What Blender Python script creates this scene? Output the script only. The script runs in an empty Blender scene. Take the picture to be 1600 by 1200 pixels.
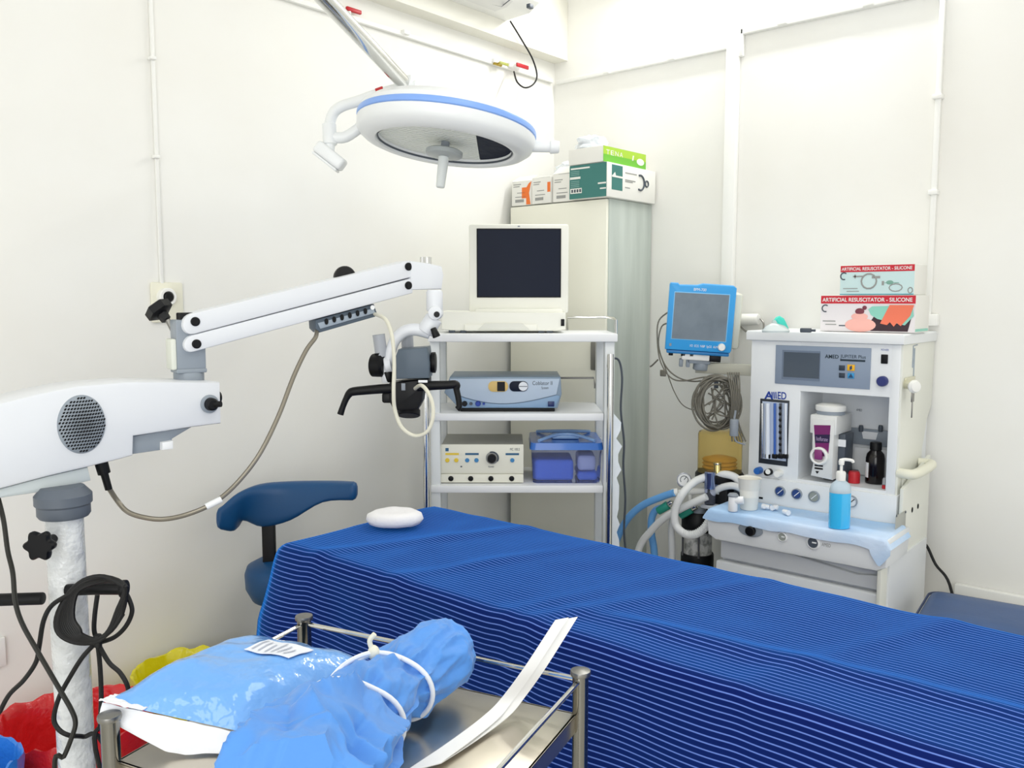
import bpy, bmesh, math, random
from math import sin, cos, pi, radians
from mathutils import Vector, Matrix, noise
random.seed(7)
SC = bpy.context.scene
COL = SC.collection

# ---------------------------------------------------------------- camera, world, lights, exposure
FPX = 1340.0; PITCH = radians(5.54); HEAD = radians(40.6); CAM = Vector((2.474, -3.184, 1.52))
cd = bpy.data.cameras.new('camera'); cam = bpy.data.objects.new('camera', cd); COL.objects.link(cam)
cam.location = CAM; cam.rotation_euler = (pi/2 - PITCH, 0, HEAD)
cd.sensor_width = 36.0; cd.lens = FPX/1600*36.0; cd.clip_start = .05
SC.camera = cam
SC.view_settings.view_transform = 'Standard'; SC.view_settings.look = 'None'
SC.view_settings.exposure = 0.22; SC.view_settings.gamma = 1.0; SC.view_settings.use_curve_mapping = False
W = bpy.data.worlds.new('world'); SC.world = W; W.use_nodes = True
W.node_tree.nodes['Background'].inputs[0].default_value = (.99, 1.0, .985, 1)
W.node_tree.nodes['Background'].inputs[1].default_value = .9

def area(name, loc, rot, sx, sy, power, col=(1, 1, .985)):
    l = bpy.data.lights.new(name, 'AREA'); l.shape = 'RECTANGLE'; l.size = sx; l.size_y = sy
    l.energy = power; l.color = col
    o = bpy.data.objects.new(name, l); COL.objects.link(o); o.location = loc; o.rotation_euler = rot
    return o
area('ceiling_panel_lamp', (2.15, -1.95, 3.02), (0, 0, 0), 1.0, .9, 9)
area('ceiling_panel_lamp', (2.3, -3.9, 3.02), (0, 0, 0), 1.0, .9, 7)
area('wall_tube_lamp', (1.0, -.11, 2.92), (radians(-45), 0, 0), 1.2, .07, 13)
area('corner_fill_light', (3.3, -5.0, 1.65), (radians(86), 0, radians(33)), 1.8, 1.9, 32, (1, 1, .985))   # added fill light behind the camera, aimed at the dark corner

# ---------------------------------------------------------------- geometry helpers
VD = Vector((-sin(HEAD)*cos(PITCH), cos(HEAD)*cos(PITCH), -sin(PITCH)))
RD = Vector((cos(HEAD), sin(HEAD), 0)); UD = RD.cross(VD); VH = Vector((-sin(HEAD), cos(HEAD), 0))
Zv = Vector((0, 0, 1))
def ray(x, y): return VD + RD*((x-800)/FPX) + UD*((600-y)/FPX)
def PD(x, y, d): return CAM + ray(x, y)*d                       # point at a given distance along the view
def PX(x, y, X0=0.): d = ray(x, y); return CAM + d*((X0-CAM.x)/d.x)
def PY(x, y, Y0=0.): d = ray(x, y); return CAM + d*((Y0-CAM.y)/d.y)
def PZ(x, y, Z0=0.): d = ray(x, y); return CAM + d*((Z0-CAM.z)/d.z)

class VPlane:
    """upright plane through A with horizontal direction D; local x along D, y away from the viewer, z up"""
    def __init__(s, A, D):
        s.A = Vector((A[0], A[1], 0)); s.D = Vector((D[0], D[1], 0)).normalized(); s.N = Zv.cross(s.D)
        s.M = Matrix(((s.D.x, s.N.x, 0, s.A.x), (s.D.y, s.N.y, 0, s.A.y), (0, 0, 1, 0), (0, 0, 0, 1)))
    def __call__(s, px, py, off=0.):
        d = ray(px, py); t = ((s.A + s.N*off) - CAM).dot(s.N)/d.dot(s.N); P = CAM + d*t
        return ((P-s.A).dot(s.D), P.z)

def lin(h):
    h = h.lstrip('#'); c = [int(h[i:i+2], 16)/255 for i in (0, 2, 4)]
    return tuple(x/12.92 if x <= .04045 else ((x+.055)/1.055)**2.4 for x in c) + (1,)
MATS = {}
def mat(name, col, rough=.5, metal=0., spec=.5, coat=0., trans=0., alpha=1., ior=1.45, bump=None, var=None, sheen=0., sss=0., emit=0.):
    if name in MATS: return MATS[name]
    m = bpy.data.materials.new(name); m.use_nodes = True; MATS[name] = m
    nt = m.node_tree; b = nt.nodes['Principled BSDF']
    c = lin(col) if isinstance(col, str) else tuple(col)+(1,)
    b.inputs['Base Color'].default_value = c
    b.inputs['Roughness'].default_value = rough; b.inputs['Metallic'].default_value = metal
    b.inputs['Specular IOR Level'].default_value = spec; b.inputs['Coat Weight'].default_value = coat
    b.inputs['Coat Roughness'].default_value = .06
    b.inputs['Transmission Weight'].default_value = trans; b.inputs['Alpha'].default_value = alpha
    b.inputs['IOR'].default_value = ior; b.inputs['Sheen Weight'].default_value = sheen
    if emit: b.inputs['Emission Color'].default_value = c; b.inputs['Emission Strength'].default_value = emit
    tc = nt.nodes.new('ShaderNodeTexCoord')
    if bump:
        n = nt.nodes.new('ShaderNodeTexNoise'); n.inputs['Scale'].default_value = bump[0]; n.inputs['Detail'].default_value = 4
        bp = nt.nodes.new('ShaderNodeBump'); bp.inputs['Strength'].default_value = bump[1]; bp.inputs['Distance'].default_value = bump[2] if len(bump) > 2 else .01
        nt.links.new(tc.outputs['Object'], n.inputs['Vector']); nt.links.new(n.outputs['Fac'], bp.inputs['Height']); nt.links.new(bp.outputs['Normal'], b.inputs['Normal'])
        if coat: nt.links.new(bp.outputs['Normal'], b.inputs['Coat Normal'])
    if var:   # (scale, colour2, low, high, optional stretch vector)
        n = nt.nodes.new('ShaderNodeTexNoise'); n.inputs['Scale'].default_value = var[0]; n.inputs['Detail'].default_value = 6
        src = tc.outputs['Object']
        if len(var) > 4:
            mp = nt.nodes.new('ShaderNodeMapping'); mp.inputs['Scale'].default_value = var[4]; nt.links.new(src, mp.inputs['Vector']); src = mp.outputs['Vector']
        r = nt.nodes.new('ShaderNodeValToRGB'); r.color_ramp.elements[0].position = var[2]; r.color_ramp.elements[1].position = var[3]
        r.color_ramp.elements[0].color = c; r.color_ramp.elements[1].color = lin(var[1])
        nt.links.new(src, n.inputs['Vector']); nt.links.new(n.outputs['Fac'], r.inputs['Fac']); nt.links.new(r.outputs['Color'], b.inputs['Base Color'])
    return m

class MB:
    def __init__(s, frame=None): s.bm = bmesh.new(); s.M = frame.copy() if frame is not None else Matrix(); s.mi = 0; s.mats = []
    def use(s, m):
        if m not in s.mats: s.mats.append(m)
        s.mi = s.mats.index(m); return s
    def _fin(s, verts, local=None):
        T = s.M @ local if local is not None else s.M
        fs = set()
        for v in verts:
            v.co = T @ v.co
            fs.update(v.link_faces)
        for f in fs: f.material_index = s.mi
        return s
    def box(s, x0, x1, y0, y1, z0, z1, bev=0., seg=2, L=None):
        r = bmesh.ops.create_cube(s.bm, size=1.0); vs = r['verts']
        for v in vs: v.co = Vector(((x0+x1)/2 + v.co.x*(x1-x0), (y0+y1)/2 + v.co.y*(y1-y0), (z0+z1)/2 + v.co.z*(z1-z0)))
        if bev > 0:
            es = {e for v in vs for e in v.link_edges}
            rr = bmesh.ops.bevel(s.bm, geom=list(es), offset=min(bev, .49*min(abs(x1-x0), abs(y1-y0), abs(z1-z0))), segments=seg, affect='EDGES', profile=.5, clamp_overlap=True)
            fs = set(rr['faces']); st = list(rr['verts']); vs = set(st)
            stack = list(vs)
            while stack:
                v = stack.pop()
                for e in v.link_edges:
                    o = e.other_vert(v)
                    if o not in vs: vs.add(o); stack.append(o)
        return s._fin(list(vs), L)
    def loops(s, rings, close_ring=True, cap0=True, cap1=True, closed=False):
        allv = [[s.bm.verts.new(p) for p in r] for r in rings]; n = len(allv[0]); k = len(allv)
        for i in range(k if closed else k-1):
            a, b = allv[i], allv[(i+1) % k]
            for j in range(n if close_ring else n-1):
                q = (j+1) % n
                try: s.bm.faces.new((a[j], a[q], b[q], b[j]))
                except ValueError: pass
        if not closed:
            if cap0 and n > 2:
                s.bm.faces.new(list(reversed(allv[0])))
            if cap1 and n > 2: s.bm.faces.new(allv[-1])
        return [v for r in allv for v in r]
    def lathe(s, prof, origin=(0, 0, 0), axis=(0, 0, 1), n=28, sx=1., sy=1., xref=None, cap=True):
        ax = Vector(axis).normalized()
        if xref is None: xa = Vector((1, 0, 0)) if abs(ax.x) < .9 else Vector((0, 1, 0))
        else: xa = Vector(xref)
        xa = (xa - ax*xa.dot(ax)).normalized(); ya = ax.cross(xa); o = Vector(origin)
        rings = [[o + ax*z + xa*(max(r, 1e-5)*sx*cos(2*pi*i/n)) + ya*(max(r, 1e-5)*sy*sin(2*pi*i/n)) for i in range(n)] for r, z in prof]
        return s._fin(s.loops(rings, cap0=cap, cap1=cap))
    def cyl(s, p0, p1, r, r1=None, n=24, bev=0.):
        p0 = Vector(p0); p1 = Vector(p1); h = (p1-p0).length; r1 = r if r1 is None else r1
        pr = [(r, 0), (r1, h)] if bev <= 0 else [(r-bev, 0), (r-bev*.3, bev*.3), (r, bev), (r1, h-bev), (r1-bev*.3, h-bev*.3), (r1-bev, h)]
        return s.lathe(pr, p0, p1-p0, n)
    def tube(s, pts, r, n=10, closed=False, smooth=6, radii=None):
        P = [Vector(p) for p in pts]
        if smooth > 1 and len(P) > 2:
            Q = []; R = []; k = len(P)
            for i in range(k if closed else k-1):
                g = lambda j: P[j % k] if closed else P[min(max(j, 0), k-1)]
                a, b, c, d = g(i-1), g(i), g(i+1), g(i+2)
                for t in range(smooth):
                    u = t/smooth
                    Q.append(.5*((2*b) + (c-a)*u + (2*a-5*b+4*c-d)*u*u + (3*b-a-3*c+d)*u**3))
                    if radii: R.append(radii[i % k]*(1-u) + radii[(i+1) % k]*u)
            if not closed:
                Q.append(P[-1])
                if radii: R.append(radii[-1])
            P = Q
        else: R = radii
        k = len(P); rings = []; up = None
        for i in range(k):
            t = ((P[(i+1) % k]-P[i-1]) if closed else (P[min(i+1, k-1)]-P[max(i-1, 0)]))
            t = t.normalized() if t.length > 1e-9 else Vector((0, 0, 1))
            if up is None: up = t.orthogonal().normalized()
            up = (up - t*up.dot(t)); up = up.normalized() if up.length > 1e-6 else t.orthogonal().normalized()
            w = t.cross(up); rr = R[i] if radii else r
            rings.append([P[i] + up*(rr*cos(2*pi*j/n)) + w*(rr*sin(2*pi*j/n)) for j in range(n)])
        return s._fin(s.loops(rings, closed=closed))
    def prism(s, poly, y0, y1, bev=0., seg=2, L=None):
        """outline in local (x, z), pushed from y0 to y1"""
        a = [s.bm.verts.new((x, y0, z)) for x, z in poly]; b = [s.bm.verts.new((x, y1, z)) for x, z in poly]
        n = len(poly); f0 = s.bm.faces.new(a); f1 = s.bm.faces.new(list(reversed(b)))
        sd = [s.bm.faces.new((a[i], b[i], b[(i+1) % n], a[(i+1) % n])) for i in range(n)]
        bmesh.ops.recalc_face_normals(s.bm, faces=[f0, f1]+sd)
        vs = a+b
        if bev > 0:
            es = set(f0.edges) | set(f1.edges)
            rr = bmesh.ops.bevel(s.bm, geom=list(es), offset=bev, segments=seg, affect='EDGES', profile=.5, clamp_overlap=True)
            vs = {v for v in list(rr['verts']) + [v for v in a+b if v.is_valid]}
            stack = list(vs)
            while stack:
                v = stack.pop()
                for e in v.link_edges:
                    o = e.other_vert(v)
                    if o not in vs: vs.add(o); stack.append(o)
        return s._fin(list(vs), L)
    def ell(s, c, rx, ry, rz, n=20, L=None):
        r = bmesh.ops.create_uvsphere(s.bm, u_segments=n, v_segments=max(8, n//2), radius=1.0)
        for v in r['verts']: v.co = Vector((c[0]+v.co.x*rx, c[1]+v.co.y*ry, c[2]+v.co.z*rz))
        return s._fin(r['verts'], L)
    def grid(s, f, nu, nv, thick=0., uv=None):
        """f(u,v)->point, u,v in 0..1; a second skin below when thick"""
        V = [[s.bm.verts.new(f(i/nu, j/nv)) for j in range(nv+1)] for i in range(nu+1)]
        vs = [v for r in V for v in r]
        fs = [s.bm.faces.new((V[i][j], V[i+1][j], V[i+1][j+1], V[i][j+1])) for i in range(nu) for j in range(nv)]
        if thick:
            s.bm.normal_update()
            for f_ in fs: f_.normal_update()
            for v in vs: v.normal_update()
            B = [[s.bm.verts.new(v.co - v.normal*thick) for v in r] for r in V]
            for i in range(nu):
                for j in range(nv): s.bm.faces.new((B[i][j+1], B[i+1][j+1], B[i+1][j], B[i][j]))
            for i in range(nu):
                s.bm.faces.new((V[i+1][0], V[i][0], B[i][0], B[i+1][0])); s.bm.faces.new((V[i][nv], V[i+1][nv], B[i+1][nv], B[i][nv]))
            for j in range(nv):
                s.bm.faces.new((V[0][j], V[0][j+1], B[0][j+1], B[0][j])); s.bm.faces.new((V[nu][j+1], V[nu][j], B[nu][j], B[nu][j+1]))
            vs += [v for r in B for v in r]
        return s._fin(vs)
    def rect(s, x0, x1, z0, z1, y, t=.0012): return s.box(x0, x1, y-t, y, z0, z1)
    def text(s, txt, x0, x1, z0, z1, y, L=None, bold=.0):
        """lettering in local (x, z) facing -y, fitted to the given rectangle"""
        cu = bpy.data.curves.new('t', 'FONT'); cu.body = txt; cu.extrude = 0; cu.offset = bold
        ob = bpy.data.objects.new('t', cu); me = bpy.data.meshes.new_from_object(ob)
        xs = [v.co.x for v in me.vertices]; ys = [v.co.y for v in me.vertices]
        if xs:
            a, b, c, d = min(xs), max(xs), min(ys), max(ys); base = len(s.bm.verts)
            new = [s.bm.verts.new((x0 + (v.co.x-a)/max(b-a, 1e-6)*(x1-x0), y, z0 + (v.co.y-c)/max(d-c, 1e-6)*(z1-z0))) for v in me.vertices]
            for p in me.polygons:
                try: s.bm.faces.new([new[i] for i in p.vertices])
                except ValueError: pass
            s._fin(new, L)
        bpy.data.objects.remove(ob); bpy.data.curves.remove(cu); bpy.data.meshes.remove(me)
        return s
    def build(s, name, m=None, parent=None, sharp=35, recalc=True):
        if recalc: bmesh.ops.recalc_face_normals(s.bm, faces=s.bm.faces[:])
        me = bpy.data.meshes.new(name)
        if parent is not None:
            s.bm.transform(WORLD[parent.name].inverted())
        s.bm.to_mesh(me); s.bm.free()
        for mm in (s.mats or [m]): me.materials.append(mm)
        me.polygons.foreach_set('use_smooth', [True]*len(me.polygons))
        me.set_sharp_from_angle(angle=radians(sharp))
        o = bpy.data.objects.new(name, me); COL.objects.link(o)
        if parent is not None: o.parent = parent; WORLD[o.name] = WORLD[parent.name]
        return o
WORLD = {}
def thing(name, label, cat, loc=(0, 0, 0), rz=0., group=None):
    o = bpy.data.objects.new(name, None); COL.objects.link(o); o.empty_display_size = .05
    o.location = loc; o.rotation_euler = (0, 0, rz); o['label'] = label; o['category'] = cat
    if group: o['group'] = group
    WORLD[o.name] = Matrix.Translation(Vector(loc)) @ Matrix.Rotation(rz, 4, 'Z')
    return o
def solo(name, mb, m, label, cat, group=None, sharp=35):
    """a thing that is one mesh; its origin goes to the middle of its base"""
    co = [v.co for v in mb.bm.verts]
    c = Vector(((min(v.x for v in co)+max(v.x for v in co))/2, (min(v.y for v in co)+max(v.y for v in co))/2, min(v.z for v in co)))
    mb.bm.transform(Matrix.Translation(-c))
    o = mb.build(name, m, None, sharp); o.location = c
    o['label'] = label; o['category'] = cat
    if group: o['group'] = group
    WORLD[o.name] = Matrix.Translation(c)
    return o
def struct(name, mb, m):
    o = mb.build(name, m); o['kind'] = 'structure'; WORLD[o.name] = Matrix(); return o
def note(o, label): o['label'] = label; return o

# ---------------------------------------------------------------- materials
M_wall = mat('wall_paint', '#f2f2ee', .75, bump=(6, .08, .01), var=(1.3, '#eceae3', .35, .75))
M_ceil = mat('ceiling_paint', '#f4f3ee', .9)
M_floor = mat('floor_tile', '#e2dfd6', .35, var=(3, '#d6d2c6', .4, .6))
M_white = mat('white_paint', '#eef0f2', .35)
M_cream = mat('cream_enamel', '#ecebdc', .4)
M_white_plastic = mat('white_plastic', '#f2f2ee', .4)
M_trunk = mat('white_conduit', '#f2f2ee', .6)
M_grey = mat('grey_plastic', '#8d949d', .45)
M_dgrey = mat('dark_grey_plastic', '#4b535d', .45)
M_black = mat('black_plastic', '#0b0c0f', .45, spec=.3)
M_rubber = mat('black_rubber', '#0d0d0f', .55)
M_chrome = mat('chrome', '#d5d5d2', .12, 1.0)
M_steel = mat('brushed_steel', '#cfc7b8', .28, 1.0, bump=(40, .05, .002))
M_dsteel = mat('dull_steel', '#8b8a86', .35, 1.0)
M_paper = mat('white_paper', '#f2f2f0', .7)
M_blueink = mat('blue_ink', '#1f3f9a', .5)
M_red = mat('red_plastic', '#c01f2a', .4)
M_yellow = mat('yellow_print', '#e8c83a', .5)
M_navy = mat('navy_glass', '#161d2e', .4, spec=.15)

# ---------------------------------------------------------------- the room
b = MB(); b.box(-.3, 5, -5.2, .3, -.1, 0); struct('floor', b, M_floor)
b = MB(); b.box(-.3, 5, -5.2, .3, 3.05, 3.15); struct('ceiling', b, M_ceil)
b = MB(); b.box(-.2, 0, -5.2, .2, 0, 3.05); struct('wall_left', b, M_wall)
b = MB(); b.box(0, 5, 0, .2, 0, 3.05); struct('wall_back', b, M_wall)
b = MB(); b.box(0.0005, .075, -5.2, -.0005, 2.594, 3.049); struct('trim_1', b, mat('beam_paint', '#efede2', .7))

# ---------------------------------------------------------------- wall trunking and conduits
def conduit(name, label, segs, r, clips, nrm):
    """square trunking: one duct run and its clips"""
    t = thing(name, label, 'conduit', segs[0][0])
    b = MB()
    for p0, p1 in segs:
        p0 = Vector(p0); p1 = Vector(p1); d = p1-p0; h = r
        lo = Vector((min(p0.x, p1.x), min(p0.y, p1.y), min(p0.z, p1.z))); hi = Vector((max(p0.x, p1.x), max(p0.y, p1.y), max(p0.z, p1.z)))
        if nrm == 'x': b.box(.0005, 2*h, lo.y-h, hi.y+h, lo.z-h, hi.z+h, .003)
        else: b.box(lo.x-h, hi.x+h, -2*h, -.0005, lo.z-h, hi.z+h, .003)
    b.build('duct', M_trunk, t)
    for c in clips:
        b = MB(); c = Vector(c); w = r*1.7; q = r*.9
        if nrm == 'x': b.box(.0005, 2*r+.012, c.y-w, c.y+w, c.z-q, c.z+q, .003)
        else: b.box(c.x-w, c.x+w, -2*r-.012, -.0005, c.z-q, c.z+q, .003)
        b.build('clip', M_trunk, t)
    return t
conduit('wall_conduit', 'thin white vertical conduit with clips on the wall behind the microscope', [((0, -1.91, 1.56), (0, -1.91, 3.04))], .0055, [(0, -1.915, 2.22), (0, -1.915, 1.94)], 'x')
conduit('wall_conduit', 'white horizontal conduit below the ceiling beam on the microscope side', [((0, -3.4, 2.51), (0, -.04, 2.51))], .009, [(0, -.93, 2.515), (0, -.43, 2.515)], 'x')
conduit('wall_conduit', 'thin white conduit run from the room corner towards the wide duct', [((.03, 0, 2.505), (.86, 0, 2.505))], .009, [(.3, 0, 2.505), (.62, 0, 2.505)], 'y')
conduit('wall_conduit', 'white horizontal conduit running along the wall high above the anaesthesia machine', [((.93, 0, 2.55), (1.63, 0, 2.55)), ((.92, 0, 2.47), (.92, 0, 2.55))], .011, [(1.09, 0, 2.55), (1.40, 0, 2.55)], 'y')
conduit('wall_conduit', 'thin white vertical conduit with clips above the boxes on the anaesthesia machine', [((1.637, 0, 1.46), (1.637, 0, 2.54))], .009, [(1.637, 0, 2.20), (1.637, 0, 1.885)], 'y')
b = MB(); b.box(1.615, 1.672, -.032, -.0005, 1.435, 1.475, .004); b.build('end_box', M_trunk, bpy.data.objects['wall_conduit.004'])
b = MB(); b.box(.865, .915, -.03, -.0005, .3, 3.049, .004)
solo('duct_casing', b, M_trunk, 'wide flat white duct casing running up the wall beside the patient monitor', 'duct')
t = thing('gas_outlet', 'round wall gas outlet with black centre on a white plate above the microscope knob', 'outlet', (0, -1.90, 1.47))
b = MB(); b.box(.0005, .012, -1.945, -1.845, 1.455, 1.575, .006); b.build('wall_plate', mat('ivory_plastic', '#ecead8', .45), t)
b = MB(); c = PX(258, 464, .012); b.lathe([(.027, 0), (.027, .018), (.024, .022), (.017, .022), (.016, .012)], c, (1, 0, 0)); b.build('ring', M_white_plastic, t)
b = MB(); b.lathe([(.0145, .008), (.0145, .024), (.011, .027)], c, (1, 0, 0)); b.build('socket', M_black, t)
t = thing('switch_plate', 'white wall switch plate at the frame edge left of the microscope column', 'switch', PX(-22, 1030, 0))
b = MB(); c = PX(-22, 1024, 0); b.box(.0005, .012, c.y-.06, c.y+.045, c.z-.04, c.z+.04, .004); b.build('plate', M_white_plastic, t)
b = MB(); b.box(.012, .018, c.y-.02, c.y+.02, c.z-.015, c.z+.015, .003); b.build('rocker', M_white_plastic, t)

# pipe fittings on the conduit under the beam
def valve(label, c, colr, s=1.):
    t = thing('pipe_valve', label, 'valve', c); c = Vector(c)
    b = MB(); b.cyl(c+Vector((0, -.03, 0))*s, c+Vector((0, .03, 0))*s, .009*s, n=14); b.cyl(c, c+Vector((.03, 0, 0))*s, .008*s, n=14); b.build('valve_body', mat('brass', '#b9a24c', .3, .9) if colr is None else M_white_plastic, t)
    b = MB(); b.box(c.x+.03*s, c.x+.038*s, c.y-.02*s, c.y+.05*s, c.z-.009*s, c.z+.006*s, .003); b.build('lever', colr or mat('olive_plastic', '#a9ad58', .5), t)
c = PX(802, 104, .02); valve('small red-handled valve by the room corner where the black cable ends', c, M_red, 1.1)
c = PX(777, 100, .02); valve('small olive-green valve on the conduit next to the red one', c, None, .8)
t = thing('pipe_valve', 'red lever on the conduit beside the chrome lamp pole', 'valve', PX(553, 17, .08))
c = PX(554, 17, .02); b = MB(); b.box(.012, .024, c.y-.035, c.y+.03, c.z-.006, c.z+.008, .003); b.build('lever', M_red, t)
b = MB(); b.cyl((.016, c.y-.02, 2.514), (.016, c.y-.02, c.z), .006, n=12); b.build('stem', M_white_plastic, t)

# ---------------------------------------------------------------- air conditioner on the beam
t = thing('air_conditioner', 'white wall air conditioner at the top above the lamp', 'air conditioner', (.075, -.9, 2.66))
y1 = -.42; y0 = y1-.85; z0 = 2.665
b = MB(Matrix.Translation((.0, 0, 0)) @ Matrix.Rotation(radians(90), 4, 'Z'))
pr = [(.0755, z0), (.20, z0+.004), (.255, z0+.035), (.265, z0+.09), (.26, z0+.27), (.24, z0+.285), (.0755, z0+.285)]
b = MB(Matrix(((0, 0, 0, 0), (0, 0, 0, 0), (0, 0, 0, 0), (0, 0, 0, 1))))
b.M = Matrix(((1, 0, 0, 0), (0, 1, 0, 0), (0, 0, 1, 0), (0, 0, 0, 1)))
b.prism(pr, y0, y1, .008); b.build('casing', M_white_plastic, t)
b = MB(); b.prism([(.13, z0-.004), (.19, z0-.001), (.225, z0+.016), (.22, z0+.022), (.13, z0+.004)], y0+.05, y1-.13, .002); b.build('louver', mat('louver_plastic', '#e3e3e0', .4), t)
q = PZ(828, 10, z0+.004); b = MB(); b.box(q.x-.009, q.x+.009, q.y-.012, q.y+.012, z0-.004, z0+.012, .002); b.build('display', M_dgrey, t)
b = MB(); b.tube([PZ(735, -2, z0), PZ(784, 10, z0), PZ(800, -3, z0)], .0022, 6, smooth=1); b.build('flap_gap', M_dgrey, t)

# black cable from the unit to the valve
p = [Vector((.10, -.425, z0-.005))] + [PX(x, y, .09) for x, y in [(815, 62), (832, 92), (839, 118), (833, 132), (820, 137), (808, 128), (803, 113)]]; p[-1] = PX(803, 112, .045)
b = MB(); b.tube(p, .0035, 8); solo('drip_cable', b, M_rubber, 'thin black looped cable hanging from the air conditioner to the red valve', 'cable')

# ---------------------------------------------------------------- steel cabinet in the corner
cx0, cx1, cy0, cy1, cz = .025, .528, -.34, -.004, 1.924
t = thing('steel_cabinet', 'tall steel cabinet in the room corner, cream door and bare grey side', 'cabinet', ((cx0+cx1)/2, -.17, 0))
b = MB(); b.box(cx0, cx1, cy0+.018, cy1, 0.0, cz, .004); b.build('body', mat('zinc_steel', '#c6cec8', .42, .1, var=(2.2, '#b2bbb5', .4, .7, (6, 6, .6)), bump=(3, .1, .01)), t)
b = MB(); b.box(cx0+.002, cx1-.002, cy0, cy0+.017, .05, cz-.004, .004); dr = b.build('door', mat('cabinet_cream', '#efeee0', .4), t)
b = MB(); h = PY(931, 557, cy0); b.box(h.x-.016, h.x+.016, cy0-.018, cy0, h.z-.055, h.z+.06, .005); b.build('handle', M_dsteel, dr)

# boxes on the cabinet
M_card = mat('white_card', '#edece6', .6); M_orange = mat('orange_print', '#ef7a34', .6); M_teal = mat('teal_print', '#3c7a74', .55)
M_gtxt = mat('grey_print', '#9a9b98', .6)
def frame(loc, rz=0.): return Matrix.Translation(Vector(loc)) @ Matrix.Rotation(rz, 4, 'Z')
lab = ['white glove box with a broad orange corner on the cabinet, furthest from the green box',
       'white glove box with a narrow orange strip, between two others on the cabinet',
       'white glove box on the cabinet standing against the dark green box']
for i in range(3):
    x = .03 + i*.112; F = frame((x, -.335, cz+.001), radians([4, -3, 2][i]))
    t = thing('glove_box', lab[i], 'box', (x, -.3, cz+.001), 0, 'glove boxes on the cabinet')
    b = MB(F); b.use(M_card).box(0, .105, 0, .24, 0, .10+.006*i, .003)
    b.use(M_orange)
    if i == 0: b.prism([(.055, .03), (.078, .03), (.078, .003), (.1, .003), (.092, .05), (.104, .098), (.09, .09), (.08, .075), (.055, .075)], -.0012, 0)
    else: b.rect(.088, .104, .045, .085, 0)
    b.use(M_gtxt)
    for k, (a, c, d) in enumerate([(.01, .05, .088), (.01, .042, .079), (.03, .07, .052), (.02, .075, .035)]): b.rect(a, c, d, d+.003, 0)
    b.rect(.02, .065, .014, .026, 0)
    b.build('carton', None, t)
    b = MB(F @ Matrix.Translation((0, .0, .101+.006*i)) @ Matrix.Rotation(radians([28, 12, 35][i]), 4, 'X')); b.box(.002, .103, 0, .06, 0, .002); b.build('flap', M_card, t)
# dark green carton
t = thing('instrument_carton', 'dark green and white carton on the cabinet, standing over its corner', 'box', (.45, -.2, cz+.001), 0)
gx0, gx1, gy0, gy1, gz0, gz1 = .365, .548, -.368, -.012, cz+.001, 2.058
b = MB(); b.use(M_card).box(gx0, gx1, gy0, gy1, gz0, gz1, .002)
b.use(M_teal).rect(gx0+.001, gx1-.004, gz0+.001, gz1-.001, gy0)
b.use(M_card)
for a, c, d, e in [(.008, .1, .116, .122), (.004, .055, .078, .087), (.006, .062, .022, .042), (.14, .178, .05, .056), (.15, .178, .03, .035)]: b.rect(gx0+a, gx0+c, gz0+d, gz0+e, gy0-.0012)
b.use(mat('pale_teal_print', '#7fa8a2', .6))
for d in (.107, .1, .093, .068, .061, .054, .047): b.rect(gx0+.008, gx0+.05, gz0+d, gz0+d+.003, gy0-.0012)
b.use(M_dgrey)
for k in range(4): b.rect(gx0+.012+.013*k, gx0+.02+.013*k, gz0+.026, gz0+.038, gy0-.0024)
b.M = frame((gx1, gy0, gz0), pi/2)     # the side facing the anaesthesia machine
b.use(M_teal).rect(.03, .105, .03, .126, 0); b.use(M_card).rect(.03, .105, .078, .085, -.0012); b.prism([(.035, .085), (.05, .098), (.056, .085)], -.0024, -.0012)
b.use(M_gtxt)
for d, e in [(.102, .21), (.074, .2), (.068, .18), (.044, .16)]: b.rect(.125, e, d, d+.004, 0)
b.use(M_dgrey).tube([(.235+.03*cos(a), -.002, .075+.03*sin(a)) for a in [radians(q) for q in range(110, -120, -25)]], .004, 6)
b.tube([(.285+.012*cos(a), -.002, .075+.012*sin(a)) for a in [radians(q) for q in range(0, 360, 40)]], .003, 6, closed=True); b.rect(.262, .276, .072, .078, 0)
b.build('carton', None, t)
t = thing('tissue_carton', 'lime green flat carton with white text lying on the dark green carton', 'box', (.45, -.22, gz1+.001))
F = frame((.362, -.372, gz1+.001), radians(-1.5)); b = MB(F)
b.use(M_card).box(0, .17, 0, .30, 0, .062, .003)
b.M = F @ frame((.17, 0, 0), pi/2); b.use(mat('lime_print', '#a9cf3e', .5)).rect(.002, .298, .03, .061, 0); b.use(mat('green_print', '#6fbb3a', .5)).rect(.002, .298, .001, .03, 0)
b.use(M_card)
for k in range(4): b.text('TENA'[k], .02+.03*k, .042+.03*k, .03, .048, -.0016)
b.tube([(.2, -.002, .025), (.205, -.002, .045)], .003, 6); b.lathe([(.028, 0), (.026, .0015)], (.258, -.0005, .026), (0, -1, 0), 24, sx=1, sy=.5)
b.build('carton', None, t)
def crumple(name, label, c, rx, ry, rz, m, cat, seed, amp=.35, n=26):
    b = MB(); r = bmesh.ops.create_uvsphere(b.bm, u_segments=n, v_segments=n//2, radius=1.0)
    for v in r['verts']:
        d = v.co.normalized(); k = 1 + amp*noise.noise(d*1.8+Vector((seed, 0, 0))) + amp*.6*noise.noise(d*4+Vector((0, seed, 0)))
        z = d.z*k
        v.co = Vector((c[0]+d.x*k*rx, c[1]+d.y*k*ry, c[2]+rz*max(z, -.55)+rz*.55))
    return solo(name, b, m, label, cat, sharp=60)
M_film = mat('white_film', '#eff5fb', .25, coat=.5, bump=(18, .5, .01))
crumple('plastic_bag', 'crumpled white plastic bag on top of the lime green carton', (.425, -.31, gz1+.064), .075, .05, .034, M_film, 'bag', 3)
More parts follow.
